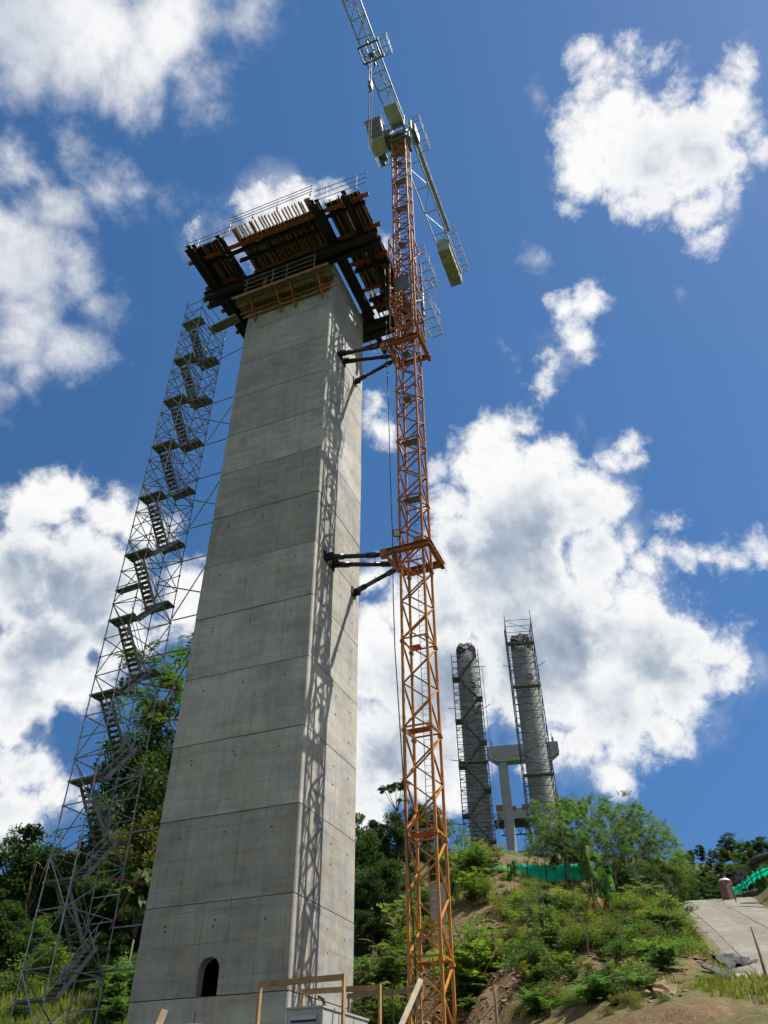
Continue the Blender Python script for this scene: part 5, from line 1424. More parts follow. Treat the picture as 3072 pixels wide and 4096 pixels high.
def shrub(seed, H=2.3, R=1.3, stems=8, per=13, fl=0.62, pairs=7, lm='leaf_light', lr=0.28):
    r = np.random.default_rng(seed); mb = MB(); P_, D_ = [], []
    for i in range(stems):
        a = r.uniform(0, 2*PI); h = H*r.uniform(0.6, 1.0); q = R*r.uniform(0.15, 0.75)
        p = [np.array([0.12*math.cos(a), 0.12*math.sin(a), -0.15]), np.array([q*0.35*math.cos(a), q*0.35*math.sin(a), h*0.5]), np.array([q*math.cos(a), q*math.sin(a), h*0.92])]
        mb.path(p, [0.022, 0.016, 0.007], 5)
        for j in range(per):
            t = 0.25 + 0.75*(j+0.5)/per; b = p[0]*(1-t)**2 + 2*p[1]*t*(1-t) + p[2]*t*t
            aa = j*2.399 + r.uniform(-0.5, 0.5)
            P_.append(b); D_.append((math.cos(aa), math.sin(aa), r.uniform(0.15, 0.9)*(0.6 + t)))
    V, F = fronds(np.array(P_), np.array(D_), fl*r.uniform(0.6, 1.2, len(P_)), pairs, 0.40, lr, 0.35, r)
    return dict(H=H, wood=mb, V=V, F=F, lm=lm)

def leafy_bush(seed, H=2.6, R=1.6, n=1500, ls=0.17, lm='leaf_mid'):
    r = np.random.default_rng(seed); mb = MB()
    nc = 26; cl = unit(r.normal(size=(nc, 3)))*r.uniform(0.35, 0.9, nc)[:, None]*np.array([R, R, H*0.45]); cl[:, 2] = np.abs(cl[:, 2]) + H*0.25
    for c_ in cl[::2]: mb.path([np.array([0, 0, -0.2]), c_*np.array([0.4, 0.4, 0.55]), c_], [0.035, 0.022, 0.008], 5)
    k = r.integers(0, nc, n); off = unit(r.normal(size=(n, 3)))*(r.uniform(0, 1, n)**0.5)[:, None]
    pos = cl[k] + off*R*0.36; d = unit(off + 0.6*r.normal(size=(n, 3)) + np.array([0, 0, 0.1])); up = unit(np.array([0, 0, 1.0]) + 0.6*r.normal(size=(n, 3)))
    L = ls*r.uniform(0.6, 1.4, n); V, F = leaves(pos, d, up, L, L*0.5)
    return dict(H=H, wood=mb, V=V, F=F, lm=lm)

def bigleaf(seed, H=4.2, nl=16, ls=0.75, lm='leaf_big'):
    """single stem with large drooping heart-shaped leaves near the top"""
    r = np.random.default_rng(seed); mb = MB()
    mb.path([(0, 0, -0.2), (0.06*H*0.3, 0, H*0.4), (0.02*H, 0.03*H, H*0.95)], [0.05, 0.035, 0.015], 6)
    Vs, Fs, o = [], [], 0
    for i in range(nl):
        t = 0.55 + 0.42*(i+0.5)/nl; a = i*2.399 + r.uniform(-0.3, 0.3); b = np.array([0.02*H*t, 0.02*H*t, H*t])
        od = np.array([math.cos(a), math.sin(a), 0.35]); pe = b + od*0.35*r.uniform(0.8, 1.3)
        mb.path([b, pe], [0.012, 0.008], 4)
        d = unit(np.array([math.cos(a)*0.55, math.sin(a)*0.55, -0.85]) + 0.15*r.normal(size=3)); s = unit(np.cross(d, np.array([0, 0, 1.0]))); nn = np.cross(s, d)
        L = ls*r.uniform(0.7, 1.15); W = L*0.62
        prof = [(0, 0.0), (0.12, 0.75), (0.35, 1.0), (0.62, 0.8), (0.85, 0.4), (1.0, 0.02)]
        row = []
        for q, w in prof:
            c_ = pe + d*L*q + nn*(-0.22*L*q*q); row += [c_ - s*W/2*w + nn*0.06*L*w, c_, c_ + s*W/2*w + nn*0.06*L*w]
        Vs.append(np.array(row))
        for j in range(5):
            for c_ in (0, 1): Fs.append((o+j*3+c_, o+j*3+c_+1, o+j*3+c_+4, o+j*3+c_+3))
        o += len(row)
    return dict(H=H, wood=mb, V=np.concatenate(Vs), F=np.array(Fs), lm=lm)

def palmate(seed, H=9.0, heads=5, nl=9, ls=0.62, lm='leaf_dark', bare=0.72):
    """slender stems carrying clusters of big lobed leaves at their ends"""
    r = np.random.default_rng(seed); mb = MB(); Vs, Fs, o = [], [], 0
    top = np.array([0.0, 0.0, H*bare]); mb.path([(0, 0, -0.3), (0.1, 0.05, H*bare*0.5), top], [0.09, 0.06, 0.045], 6)
    for h in range(heads):
        a = h*2*PI/heads + r.uniform(-0.4, 0.4); e = top + np.array([math.cos(a)*H*0.10*r.uniform(0.6, 1.3), math.sin(a)*H*0.10*r.uniform(0.6, 1.3), H*(1-bare)*r.uniform(0.45, 0.95)])
        mb.path([top, (top+e)/2 + np.array([0, 0, -0.1]), e], [0.04, 0.03, 0.02], 5)
        for i in range(nl):
            b = unit(np.append(r.normal(size=2), r.uniform(-0.5, 0.6))); c_ = e + b*0.38*r.uniform(0.7, 1.4)
            mb.path([e, c_], [0.012, 0.007], 4)
            n_ = unit(b*0.5 + np.array([0, 0, 0.7]) + 0.3*r.normal(size=3)); s = unit(np.cross(n_, np.array([0.3, 0.9, 0.1]))); q = np.cross(n_, s)
            for k in range(7):
                t = 2*PI*(k+0.5)/8.0 + 0.3; d = unit(s*math.cos(t) + q*math.sin(t) - n_*0.35)
                v, f = leaves(c_[None], d[None], n_[None], [ls*r.uniform(0.42, 0.6)], [ls*0.24]); Vs.append(v); Fs.append(f + o); o += 4
    return dict(H=H, wood=mb, V=np.concatenate(Vs), F=np.concatenate(Fs), lm=lm)

def stick_plant(seed, H=4.0):
    r = np.random.default_rng(seed); mb = MB(); Vs, Fs, o = [], [], 0
    for i in range(7):
        a = r.uniform(0, 2*PI); q = r.uniform(0.2, 1.0); e = np.array([q*math.cos(a), q*math.sin(a), H*r.uniform(0.75, 1.0)])
        mb.path([(0, 0, -0.2), (e[0]*0.25, e[1]*0.25, H*0.45), e], [0.035, 0.022, 0.01], 5)
        n = 14; pos = e + 0.12*r.normal(size=(n, 3)); d = unit(r.normal(size=(n, 3)))
        v, f = leaves(pos, d, np.tile([0, 0, 1.0], (n, 1)) + 0.2*r.normal(size=(n, 3)), np.full(n, 0.24), np.full(n, 0.13)); Vs.append(v); Fs.append(f + o); o += len(v)
    return dict(H=H, wood=mb, V=np.concatenate(Vs), F=np.concatenate(Fs), lm='leaf_dark')

PROTO = {}
def proto(key, p, woodmat='bark'):
    me = np_mesh('crown', p['V'], p['F'], [p['lm']])
    wm = bpy.data.meshes.new('trunk'); wm.from_pydata(p['wood'].v, [], p['wood'].f); wm.materials.append(MAT[woodmat])
    wm.polygons.foreach_set('use_smooth', [True]*len(wm.polygons))
    PROTO[key] = (me, wm, p['H'])
def plant(key, name, label, cat_, x, y, h, rot=None, group=None, wide=1.0, sink=0.1, mat=None):
    me, wm, H = PROTO[key]
    s = h / H; z = gz(x, y) - sink
    t = thing(name, label, cat_, (x, y, z), rot if rot is not None else random.uniform(0, 6.28), group)
    t.scale = (s*wide, s*wide, s)
    link('trunk' if cat_ == 'tree' else 'stem', wm, t); link('crown' if cat_ == 'tree' else 'foliage', me, t)
    return t
def plant_px(key, name, label, cat_, px, py, d, top=None, h=None, **kw):
    p = at(px, py, d)
    if h is None: h = at(px, top, d)[2] - gz(p[0], p[1])
    return plant(key, name, label, cat_, p[0], p[1], max(h, 0.4), **kw)

for i in range(5): proto(f'dense{i}', broadleaf(20+i, nclump=64, per=190, ls=0.30, lm='leaf_dark', R=[3.0, 3.6, 2.6, 3.3, 3.8][i], zr=[0.42, 0.38, 0.44, 0.40, 0.36][i]))
for i in range(3): proto(f'mid{i}', broadleaf(40+i, nclump=58, per=200, ls=0.26, lm='leaf_mid', R=[3.2, 2.7, 3.6][i], zc=0.55, zr=0.44))
for i in range(3): proto(f'vine{i}', broadleaf(60+i, nclump=70, per=170, ls=0.24, lm='leaf_olive' if i else 'leaf_mid', R=2.6, zc=0.5, zr=0.48, tight=0.22))
for i in range(4): proto(f'feather{i}', feathery(80+i, R=[2.5, 3.0, 2.2, 2.8][i], nb=[30, 36, 28, 34][i], per=10))
for i in range(2): proto(f'airy{i}', feathery(95+i, H=14, R=[3.0, 2.4][i], nb=26, per=7, fl=1.25, pairs=9, zlo=0.42, trunk_r=0.11, lm='leaf_mid'))
for i in range(6): proto(f'shrub{i}', shrub(110+i, R=[1.2, 1.5, 1.1, 1.6, 1.3, 1.0][i], stems=[9, 11, 8, 12, 10, 7][i], fl=[0.62, 0.5, 0.7, 0.55, 0.62, 0.45][i], lm=['leaf_light', 'leaf_mid', 'leaf_light', 'leaf_olive', 'leaf_feather', 'leaf_light'][i]), 'twig')
for i in range(3): proto(f'fern{i}', shrub(130+i, H=1.5, R=1.4, stems=9, per=12, fl=0.8, pairs=10, lm='leaf_feather', lr=0.22), 'twig')
for i in range(4): proto(f'bush{i}', leafy_bush(140+i, lm=['leaf_mid', 'leaf_light', 'leaf_dark', 'leaf_olive'][i], n=2200, ls=[0.17, 0.13, 0.17, 0.12][i]), 'twig')
for i in range(3): proto(f'bigleaf{i}', bigleaf(150+i, nl=[17, 13, 20][i]), 'twig')
proto('bigdry', bigleaf(158, H=2.2, nl=7, ls=0.7, lm='leaf_dry'), 'twig')
for i in range(2): proto(f'palmate{i}', palmate(160+i, heads=[6, 5][i]), 'twig')
proto('palmlow', palmate(170, H=4.0, heads=7, nl=12, ls=1.0, lm='leaf_mid', bare=0.5), 'twig')
proto('sticks', stick_plant(180), 'twig')

# ------------------------------------------------------------------ wood behind the stair scaffold (left)
T = plant_px
T('dense3', 'tree', 'bushy green tree at the left edge of the picture', 'tree', 20, 3700, 58, top=3300)
T('dense1', 'tree', 'dark round tree second from the left edge', 'tree', 120, 3700, 66, top=3430, wide=1.2)
T('dense0', 'tree', 'green tree low at the left edge above the grass', 'tree', -40, 3750, 50, top=3560, wide=1.2)
T('dense2', 'tree', 'dark tree seen through the lowest scaffold bays', 'tree', 235, 3700, 60, top=3400)
T('dense0', 'tree', 'dark tree right behind the scaffold\'s lower landings', 'tree', 340, 3700, 64, top=3370, wide=1.1)
T('airy0', 'tree', 'tall thin feathery tree beside the pier\'s left edge', 'tree', 705, 2900, 62, top=2560)
T('airy1', 'tree', 'slender feathery tree just behind the pier\'s left edge', 'tree', 770, 2900, 66, top=2640)
T('dense3', 'tree', 'tall dark crown high behind the scaffold\'s right side', 'tree', 590, 3000, 60, top=2815, wide=0.55)
T('dense4', 'tree', 'dark tree between scaffold and pier at mid height', 'tree', 610, 3150, 56, top=3000, wide=0.75)
T('dense0', 'tree', 'dark spreading tree hugging the pier\'s left edge', 'tree', 540, 3250, 63, top=3090, wide=0.9)
T('vine1', 'tree', 'vine-covered yellow-green tree left of the pier', 'tree', 570, 3400, 52, top=3190, wide=0.9)
T('vine2', 'tree', 'yellow-green leafy tree behind the scaffold\'s middle', 'tree', 470, 3400, 54, top=3250, wide=0.8)
T('dense2', 'tree', 'dark low tree at the pier\'s left side', 'tree', 580, 3600, 50, top=3420, wide=1.1)
T('dense3', 'tree', 'dark low tree behind the scaffold\'s lower stairs', 'tree', 430, 3600, 52, top=3450, wide=1.1)
T('mid1', 'tree', 'green low tree behind the scaffold\'s lowest stair flight', 'tree', 300, 3750, 52, top=3560, wide=1.2)
T('vine0', 'tree', 'yellow-green bush tree left of the scaffold foot', 'tree', 130, 3800, 50, top=3640, wide=1.2)
T('dense4', 'tree', 'dark undergrowth tree between scaffold foot and pier', 'tree', 520, 3850, 48, top=3680, wide=1.2)
T('palmlow', 'broadleaf_plant', 'plant with big lobed leaves beside the pier\'s left edge', 'plant', 545, 3700, 45, top=3500, wide=0.8)
T('sticks', 'stick_plant', 'leafless-looking plant with tufted tips against the clouds at left', 'plant', 155, 3450, 56, top=3345, wide=0.9)
for key, px, d, top, w, lab in (('dense1', 60, 62, 3480, 1.3, 'dark tree behind the bushy tree at the left edge'), ('mid1', 190, 58, 3520, 1.3, 'green tree left of the scaffold at mid height'), ('dense4', 270, 57, 3450, 1.3, 'dark round tree in the scaffold\'s third bay'), ('dense0', 380, 58, 3440, 1.3, 'dark tree under the tall crowns behind the scaffold'),
    ('dense3', 500, 57, 3330, 1.2, 'dark tree below the vine-covered one'), ('mid0', 630, 58, 3350, 1.1, 'green tree tucked behind the pier\'s left edge'), ('dense1', 650, 60, 3150, 0.8, 'dark tall tree half hidden by the pier\'s left edge'), ('dense2', 470, 66, 3150, 0.9, 'dark tall tree behind the scaffold\'s upper middle'), ('dense4', 60, 52, 3680, 1.3, 'low dark tree above the grass at far left'), ('dense0', 420, 49, 3720, 1.3, 'low dark tree behind the lowest landing'), ('dense3', 620, 48, 3560, 1.1, 'dark low tree touching the pier\'s left edge'), ('mid2', 240, 48, 3760, 1.3, 'low green tree behind the scaffold foot')):
    T(key, 'tree', lab, 'tree', px, 3650, d, top=top, wide=w)
for i, (px, py, d, top) in enumerate(((30, 3950, 48, 3830), (150, 3970, 47, 3850), (270, 3960, 47, 3840), (390, 3960, 46, 3820), (470, 3990, 45, 3870), (560, 3990, 45, 3850), (80, 4030, 44, 3960), (330, 4020, 44, 3940), (500, 3900, 47, 3720), (200, 3900, 49, 3720))):
    T(f'bush{i % 4}', 'undergrowth_bush', 'leafy bush along the wood edge behind the scaffold foot', 'bush', px, py, d, top=top, group='bushes along the wood edge at left', wide=1.2)
for i, (px, py, d, top) in enumerate(((420, 4010, 43, 3900), (480, 3930, 45, 3830), (540, 3940, 44, 3830), (445, 4040, 42, 3960))):
    T(f'fern{i % 3}', 'fern', 'feathery fern between the scaffold foot and the pier', 'fern', px, py, d, top=top, group='ferns left of the pier')
# ------------------------------------------------------------------ dark grove between pier and crane
T('palmate0', 'lobed_leaf_tree', 'slender tree with lobed leaf tufts above the dark grove', 'tree', 1590, 3400, 60, top=3115)
for k, (key, px, d, top, w, lab) in enumerate((
    ('dense0', 1430, 56, 3270, 0.9, 'dark tree against the pier\'s right edge'), ('dense2', 1500, 60, 3275, 0.8, 'dark tree second from the pier in the grove'),
    ('dense3', 1580, 58, 3255, 0.8, 'dark tree left of the crane mast in the grove'), ('dense1', 1680, 60, 3215, 0.7, 'dark tree straight behind the crane mast'),
    ('mid1', 1770, 56, 3205, 0.8, 'leafy tree just right of the crane mast'), ('feather0', 1850, 54, 3300, 0.9, 'feathery tree at the right end of the dark grove'),
    ('dense4', 1460, 50, 3450, 1.0, 'low dark tree at the pier\'s right edge'), ('dense1', 1550, 50, 3430, 1.0, 'low dark tree in the middle of the grove'),
    ('mid0', 1650, 49, 3480, 1.0, 'low green tree behind the crane mast'), ('dense2', 1760, 49, 3440, 1.0, 'low dark tree right of the crane mast'),
    ('dense3', 1450, 45, 3640, 1.1, 'lowest dark tree by the pier foot'), ('dense0', 1540, 45, 3650, 1.1, 'lowest dark tree left of the crane mast'), ('mid2', 1830, 47, 3460, 0.8, 'green tree on the bank top right of the crane'))):
    T(key, 'tree', lab, 'tree', px, 3700, d, top=top, wide=w)
for i, (px, py, d, top) in enumerate(((1590, 3800, 41, 3640), (1610, 3900, 39, 3740), (1560, 3900, 40, 3780), (1500, 3920, 40, 3800), (1450, 3950, 39.5, 3800), (1620, 4000, 37, 3860), (1550, 4020, 37.5, 3900), (1470, 4050, 37, 3930), (1600, 3720, 44, 3560), (1690, 3760, 43, 3620), (1700, 3640, 46, 3520))):
    T(f'shrub{i % 6}', 'shrub', 'light feathery shrub at the foot of the dark grove', 'shrub', px, py, d, top=top, group='light shrubs under the dark grove')
# ------------------------------------------------------------------ feathery trees on the shoulder at right
for k, (key, px, d, top, w, lab) in enumerate((
    ('feather1', 2225, 55, 3200, 0.85, 'feathery tree overlapping the right hill pier'), ('mid1', 2320, 57, 3155, 0.75, 'bushy tree in the middle of the feathery group'), ('feather2', 2290, 52, 3185, 0.8, 'feathery tree left of the bushy one on the shoulder'),
    ('feather3', 2420, 54, 3180, 0.8, 'feathery tree right of the bushy one on the shoulder'), ('feather0', 2520, 55, 3170, 0.85, 'tallest feathery tree toward the right end of the group'),
    ('feather1', 2610, 54, 3230, 0.8, 'feathery tree second from the right end of the group'), ('feather2', 2680, 53, 3330, 0.9, 'feathery tree at the right end of the group'), ('feather3', 2160, 53, 3330, 0.7, 'low feathery tree before the right hill pier'))):
    T(key, 'tree', lab, 'tree', px, 3550, d, top=top, wide=w)
for key, px, d, top, w, lab in (('feather1', 2370, 58, 3190, 0.95, 'feathery tree behind the big-leaf plants'), ('feather0', 2470, 51, 3260, 1.0, 'lower feathery tree in front of the group'), ('feather2', 2570, 58, 3200, 0.95, 'feathery tree behind the right half of the group'), ('feather3', 2650, 57, 3270, 1.0, 'feathery tree behind the right end of the group'), ('mid1', 2260, 54, 3300, 0.9, 'low bushy tree before the right hill pier\'s foot')):
    T(key, 'tree', lab, 'tree', px, 3550, d, top=top, wide=w)
T('dense2', 'tree', 'dark bush tree under the feathery group', 'tree', 2480, 3600, 51, top=3440, wide=1.3)
T('dense4', 'tree', 'dark bush tree at the road bend', 'tree', 2620, 3600, 50, top=3450, wide=1.2)
T('mid2', 'tree', 'green bush tree left of the road bend', 'tree', 2700, 3600, 52, top=3430, wide=1.2)
T('bigleaf0', 'broadleaf_plant', 'tall plant with big drooping leaves before the feathery trees', 'plant', 2370, 3600, 42, top=3355, wide=1.0)
T('bigleaf1', 'broadleaf_plant', 'plant with big drooping leaves right of the tallest one', 'plant', 2440, 3650, 40, top=3450, wide=1.0)
T('bigleaf2', 'broadleaf_plant', 'plant with big leaves in front of the green net', 'plant', 2060, 3560, 46, top=3425, wide=1.0)
T('bigdry', 'dry_leaf_plant', 'plant with big rust-brown withered leaves on the slope', 'plant', 2405, 3650, 39.5, top=3560, wide=0.8)
# young shrubs covering the slope
SL_ = [(1960, 3440, 52, 3370), (2010, 3450, 52, 3400), (1920, 3480, 50, 3400), (2060, 3500, 50, 3440), (2130, 3540, 49, 3470), (1900, 3560, 46, 3480), (1950, 3560, 45, 3490), (2030, 3560, 46, 3500), (2120, 3600, 45, 3520), (2200, 3580, 47, 3510), (2280, 3580, 47, 3520),
       (2080, 3650, 42, 3560), (2170, 3660, 42, 3570), (2250, 3650, 42.5, 3560), (2330, 3660, 42, 3580), (2420, 3640, 43, 3560), (2510, 3660, 42.5, 3580), (2100, 3740, 39, 3640), (2190, 3740, 39, 3640), (2270, 3740, 39, 3650), (2360, 3740, 39, 3640), (2450, 3740, 39.5, 3640), (2540, 3740, 39.5, 3640), (2620, 3720, 41, 3620), (2700, 3720, 42, 3630),
       (1920, 3850, 36.5, 3660), (1880, 3870, 36, 3740), (1960, 3840, 37, 3710), (2140, 3820, 36.5, 3700), (2220, 3830, 36, 3710), (2300, 3840, 36, 3720), (2390, 3830, 36, 3710), (2470, 3830, 36.5, 3710), (2560, 3830, 36.5, 3700), (2640, 3810, 37.5, 3690), (2720, 3790, 39, 3690), (2770, 3760, 41, 3690),
       (2180, 3900, 33.8, 3800), (2260, 3900, 33.8, 3790), (2330, 3920, 33.5, 3810), (2420, 3900, 34, 3800), (2510, 3890, 34.4, 3780), (2600, 3870, 34.8, 3770), (2680, 3860, 35.5, 3780), (2150, 3960, 32.4, 3880), (2360, 3980, 32, 3910), (2460, 3960, 32.2, 3880), (2590, 3930, 33, 3850), (2750, 3850, 37, 3790)]
ROWS = [(0, 48.5, 'the top row by the green net'), (48.5, 44.5, 'the row under the net'), (44.5, 41, 'the upper middle row'), (41, 38.2, 'the middle row'), (38.2, 35.6, 'the lower middle row'), (35.6, 0, 'the lowest row')]
ORD = ['leftmost', 'second', 'third', 'fourth', 'fifth', 'sixth', 'seventh', 'eighth', 'ninth', 'tenth', 'eleventh', 'twelfth', 'thirteenth', 'fourteenth', 'fifteenth', 'sixteenth'] + [f'{n}th' for n in (17, 18, 19, 20)] + [f'{n}{e}' for n, e in ((21, 'st'), (22, 'nd'), (23, 'rd'), (24, 'th'), (25, 'th'), (26, 'th'), (27, 'th'), (28, 'th'))]
def row_of(d): return 0 if d > 48.5 else 1 if d > 44.5 else 2 if d > 41 else 3 if d > 38.2 else 4 if d > 35.6 else 5
SL_ += [(1890, 3430, 53, 3360), (1860, 3470, 52, 3400), (2090, 3440, 53, 3390), (2160, 3470, 52, 3400), (2240, 3500, 50, 3420), (2320, 3510, 49, 3440), (2400, 3530, 48.6, 3450), (2560, 3600, 46, 3510), (2640, 3620, 45, 3530), (2000, 3640, 43.5, 3570), (2460, 3580, 46, 3500), (2040, 3720, 40, 3640), (2690, 3660, 43, 3580)]
SL_ += [(2130, 3930, 33, 3830), (2210, 3960, 32.3, 3870), (2290, 3960, 32.2, 3860), (2380, 3950, 32.6, 3850), (2440, 3930, 33, 3830), (2500, 3960, 31.8, 3870), (2550, 3920, 33.2, 3830), (2640, 3890, 34.2, 3800), (2320, 4020, 30.4, 3930), (2420, 4020, 29.8, 3930), (2250, 4040, 30.2, 3950), (2380, 4050, 29.0, 3960), (2500, 4010, 29.8, 3920), (2480, 4060, 27.8, 3985), (2590, 3960, 30.4, 3870), (2200, 4060, 29.6, 3980), (2160, 4000, 31.5, 3910)]
SL_.sort(key=lambda q: (row_of(q[2]), q[0]))
SL_ = [(px, py, d, max(top, 3562 + random.uniform(0, 25)) if (d > 44.6 and 1985 < px < 2560) else top) for px, py, d, top in SL_]
cnt = [0]*6
for i, (px, py, d, top) in enumerate(SL_):
    r_ = row_of(d); cnt[r_] += 1
    lab = f'{ORD[cnt[r_]-1]} light shrub from the left, {ROWS[r_][2]} of the slope' if cnt[r_] > 1 else f'leftmost light shrub in {ROWS[r_][2]} of the slope'
    T(f'shrub{(i*5) % 6}', 'shrub', lab, 'shrub', px + random.uniform(-15, 15), py, d, top=top - 18 + random.uniform(-14, 14), group='shrubs on the sunny slope', wide=random.uniform(1.15, 1.6))
for i in range(110):
    px, d = random.uniform(2000, 2740), random.uniform(33.5, 52)
    py = np.interp(d, [33, 37, 42, 47, 54], [3930, 3800, 3690, 3610, 3540])
    T(f'bush{(0, 1, 3)[i % 3]}', 'slope_bush', 'small leafy bush among the slope shrubs', 'bush', px, py, d, h=random.uniform(0.7, 1.7) * (0.35 if d > 46 else 1.0), group='small bushes on the slope', wide=random.uniform(0.8, 1.2))
for i, (px, py, d, h) in enumerate(((2150, 4030, 30.6, 0.8), (2230, 4010, 31, 1.0), (2290, 4050, 29.6, 0.7), (2370, 4060, 28.8, 0.9), (2450, 4030, 29.2, 0.8), (2520, 4050, 27.6, 0.7), (2580, 4010, 28.6, 0.9), (2420, 3990, 30.5, 1.0), (2540, 3970, 30.6, 0.9), (2650, 3930, 31.5, 1.0), (2720, 3900, 34, 1.1), (2200, 3960, 32.5, 1.0), (1870, 4060, 33.6, 0.6), (2080, 4060, 31.0, 0.7), (2770, 3830, 37, 0.9), (2700, 3780, 39, 1.3))):
    T(f'bush{(0, 3, 1, 2)[i % 4]}' if i % 3 else f'fern{i % 3}', 'bank_bush', 'ragged low bush on the eroded bank at lower right', 'bush', px, py, d, h=h, group='ragged bushes on the eroded bank', wide=random.uniform(1.0, 1.5))
for i in range(26):
    px, d = random.uniform(1900, 2330), random.uniform(44, 52.5); py = np.interp(d, [44, 47, 54], [3640, 3600, 3545])
    T(f'bush{(1, 3, 0)[i % 3]}', 'crest_bush', 'low rounded bush on the bare ground just below the green net', 'bush', px, py, d, h=random.uniform(0.35, 0.75), group='low bushes below the green net', wide=random.uniform(1.2, 1.8))
dm = None
for i in range(34):
    px, d = random.uniform(2000, 2740), random.uniform(32, 46); py = np.interp(d, [32, 37, 42, 47, 54], [3960, 3800, 3690, 3610, 3540]); p = at(px, py, d)
    if dm is None:
        mbs = MB()
        mbs.path([(0, 0, -0.2), (0.05, 0.02, 0.8), (-0.03, 0.05, 1.6), (0.06, 0.0, 2.2)], [0.022, 0.018, 0.012, 0.005], 5)
        for q in range(6): h0 = 0.7 + q*0.24; aa = q*2.4; mbs.path([(0.02, 0.02, h0), (0.22*math.cos(aa), 0.22*math.sin(aa), h0+0.25), (0.36*math.cos(aa), 0.36*math.sin(aa), h0+0.55)], [0.008, 0.006, 0.003], 4)
        o = mbs.build('dead_sapling', 'twig'); dm = o.data
    else: o = link('dead_sapling', dm)
    o.location = (p[0], p[1], gz(p[0], p[1])); s_ = random.uniform(0.7, 1.3); o.scale = (s_, s_, s_); o.rotation_euler = (random.uniform(-0.15, 0.15), random.uniform(-0.15, 0.15), random.uniform(0, 6))
    tag(o, 'thin bare sapling stem sticking out of the slope shrubs', 'sapling', 'bare saplings on the slope')
for i, (px, py, d, h) in enumerate(((2830, 3960, 28, 0.6), (2870, 3975, 27.6, 0.7), (2900, 3960, 28.3, 0.6), (2480, 4010, 29.5, 0.6), (2300, 4040, 29.5, 0.5), (2560, 4080, 25.5, 0.45), (2680, 4090, 24.5, 0.4), (2430, 4085, 26.2, 0.5))):
    T(f'bush{(1, 3)[i % 2]}', 'weed', 'low green weed on the dirt mound at lower right', 'weed', px, py, d, h=h, group='weeds on the dirt mound', wide=1.1)
# ------------------------------------------------------------------ far wood beyond the road
FARW = [(2750, 96, 3390), (2790, 110, 3395), (2835, 118, 3372), (2880, 120, 3385), (2925, 122, 3375), (2965, 124, 3325), (3010, 122, 3345), (3055, 120, 3350), (3100, 118, 3340), (2770, 92, 3455), (2830, 95, 3450), (2890, 94, 3445), (2950, 96, 3430), (3010, 98, 3420), (3070, 96, 3420), (2730, 84, 3500), (2800, 84, 3500), (2860, 86, 3505), (2900, 84, 3520), (2720, 74, 3540), (2760, 78, 3545), (2790, 102, 3430), (2860, 105, 3425), (2910, 106, 3420), (2980, 108, 3390), (3040, 108, 3385), (2740, 90, 3470), (2850, 90, 3480), (2940, 90, 3470), (3000, 90, 3450), (3060, 90, 3450), (2820, 79, 3530), (2870, 80, 3535), (2690, 80, 3500)]
names_ = ['leftmost', 'second', 'third', 'fourth', 'fifth', 'tallest', 'seventh', 'eighth', 'ninth']
for i, (px, d, top) in enumerate(FARW):
    lab = f'{names_[i]} dark tree on the skyline of the far wood' if i < 9 else 'green tree in the lower rows of the far wood'
    T(f'{"dense" if i % 3 else "mid"}{i % (5 if i % 3 else 3)}', 'tree', lab, 'tree', px, 3540, d, top=top, group='trees of the far wood beyond the road', wide=random.uniform(0.9, 1.3))
# trees on the plateau behind the hill piers
for i, (px, d, top) in enumerate(((1960, 85, 3400), (2010, 88, 3410), (2250, 84, 3440), (2330, 86, 3420))):
    T(f'mid{i % 3}', 'tree', ('first', 'second', 'third', 'fourth')[i] + ' low tree from the left at the foot of the hill piers', 'tree', px, 3480, d, top=top, wide=1.2)

# ------------------------------------------------------------------ grass, leaf litter and stones
def grass(name, label, n, xr, yr, hmin, hmax, keep, seed, mat='grass_blade'):
    r = np.random.default_rng(seed)
    x, y = r.uniform(*xr, n*2), r.uniform(*yr, n*2)
    k = keep(x, y, r); x, y = x[k][:n], y[k][:n]
    z = ground(x, y); m_ = len(x)
    h = r.uniform(hmin, hmax, m_)*(0.6 + 0.9*hash_noise(x/1.1, y/1.1, 5)); a = r.uniform(0, 2*PI, m_); w = h*0.07 + 0.008
    b = np.stack([x, y, z-0.03], 1); sd = np.stack([np.cos(a), np.sin(a), 0*a], 1)*w[:, None]; ln = np.stack([np.sin(a), np.cos(a), 0*a], 1)*(h*r.uniform(0.1, 0.7, m_))[:, None]
    V = np.stack([b-sd, b+sd, b+ln*0.45+sd*0.6+np.array([0, 0, 1])*h[:, None]*0.6, b+ln+np.array([0, 0, 1])*h[:, None]], 1).reshape(-1, 3)
    o = link(name, np_mesh(name, V, np.arange(m_*4).reshape(-1, 4), [mat]))
    return tag(o, label, 'grass', kind='stuff')
grass('grass', 'sunlit yellow-green grass left of the pier foot', 42000, (-26, -4), (36, 52), 0.25, 0.6, lambda x, y, r: np.ones(len(x), bool), 3)
grass('slope_grass', 'sparse grass and seedlings on the right-hand slope', 40000, (2, 26), (21, 56), 0.10, 0.30, lambda x, y, r: (road_d(x, y) > 3.0) & (hash_noise(x/2.2, y/2.2, 8) > np.where(y < 33, 0.62, 0.42)) & ((x > 8.5) | (y > 38.5)) & ((hash_noise(x/2.5, y/2.5, 15) > 0.40) | (y > 33)), 4)
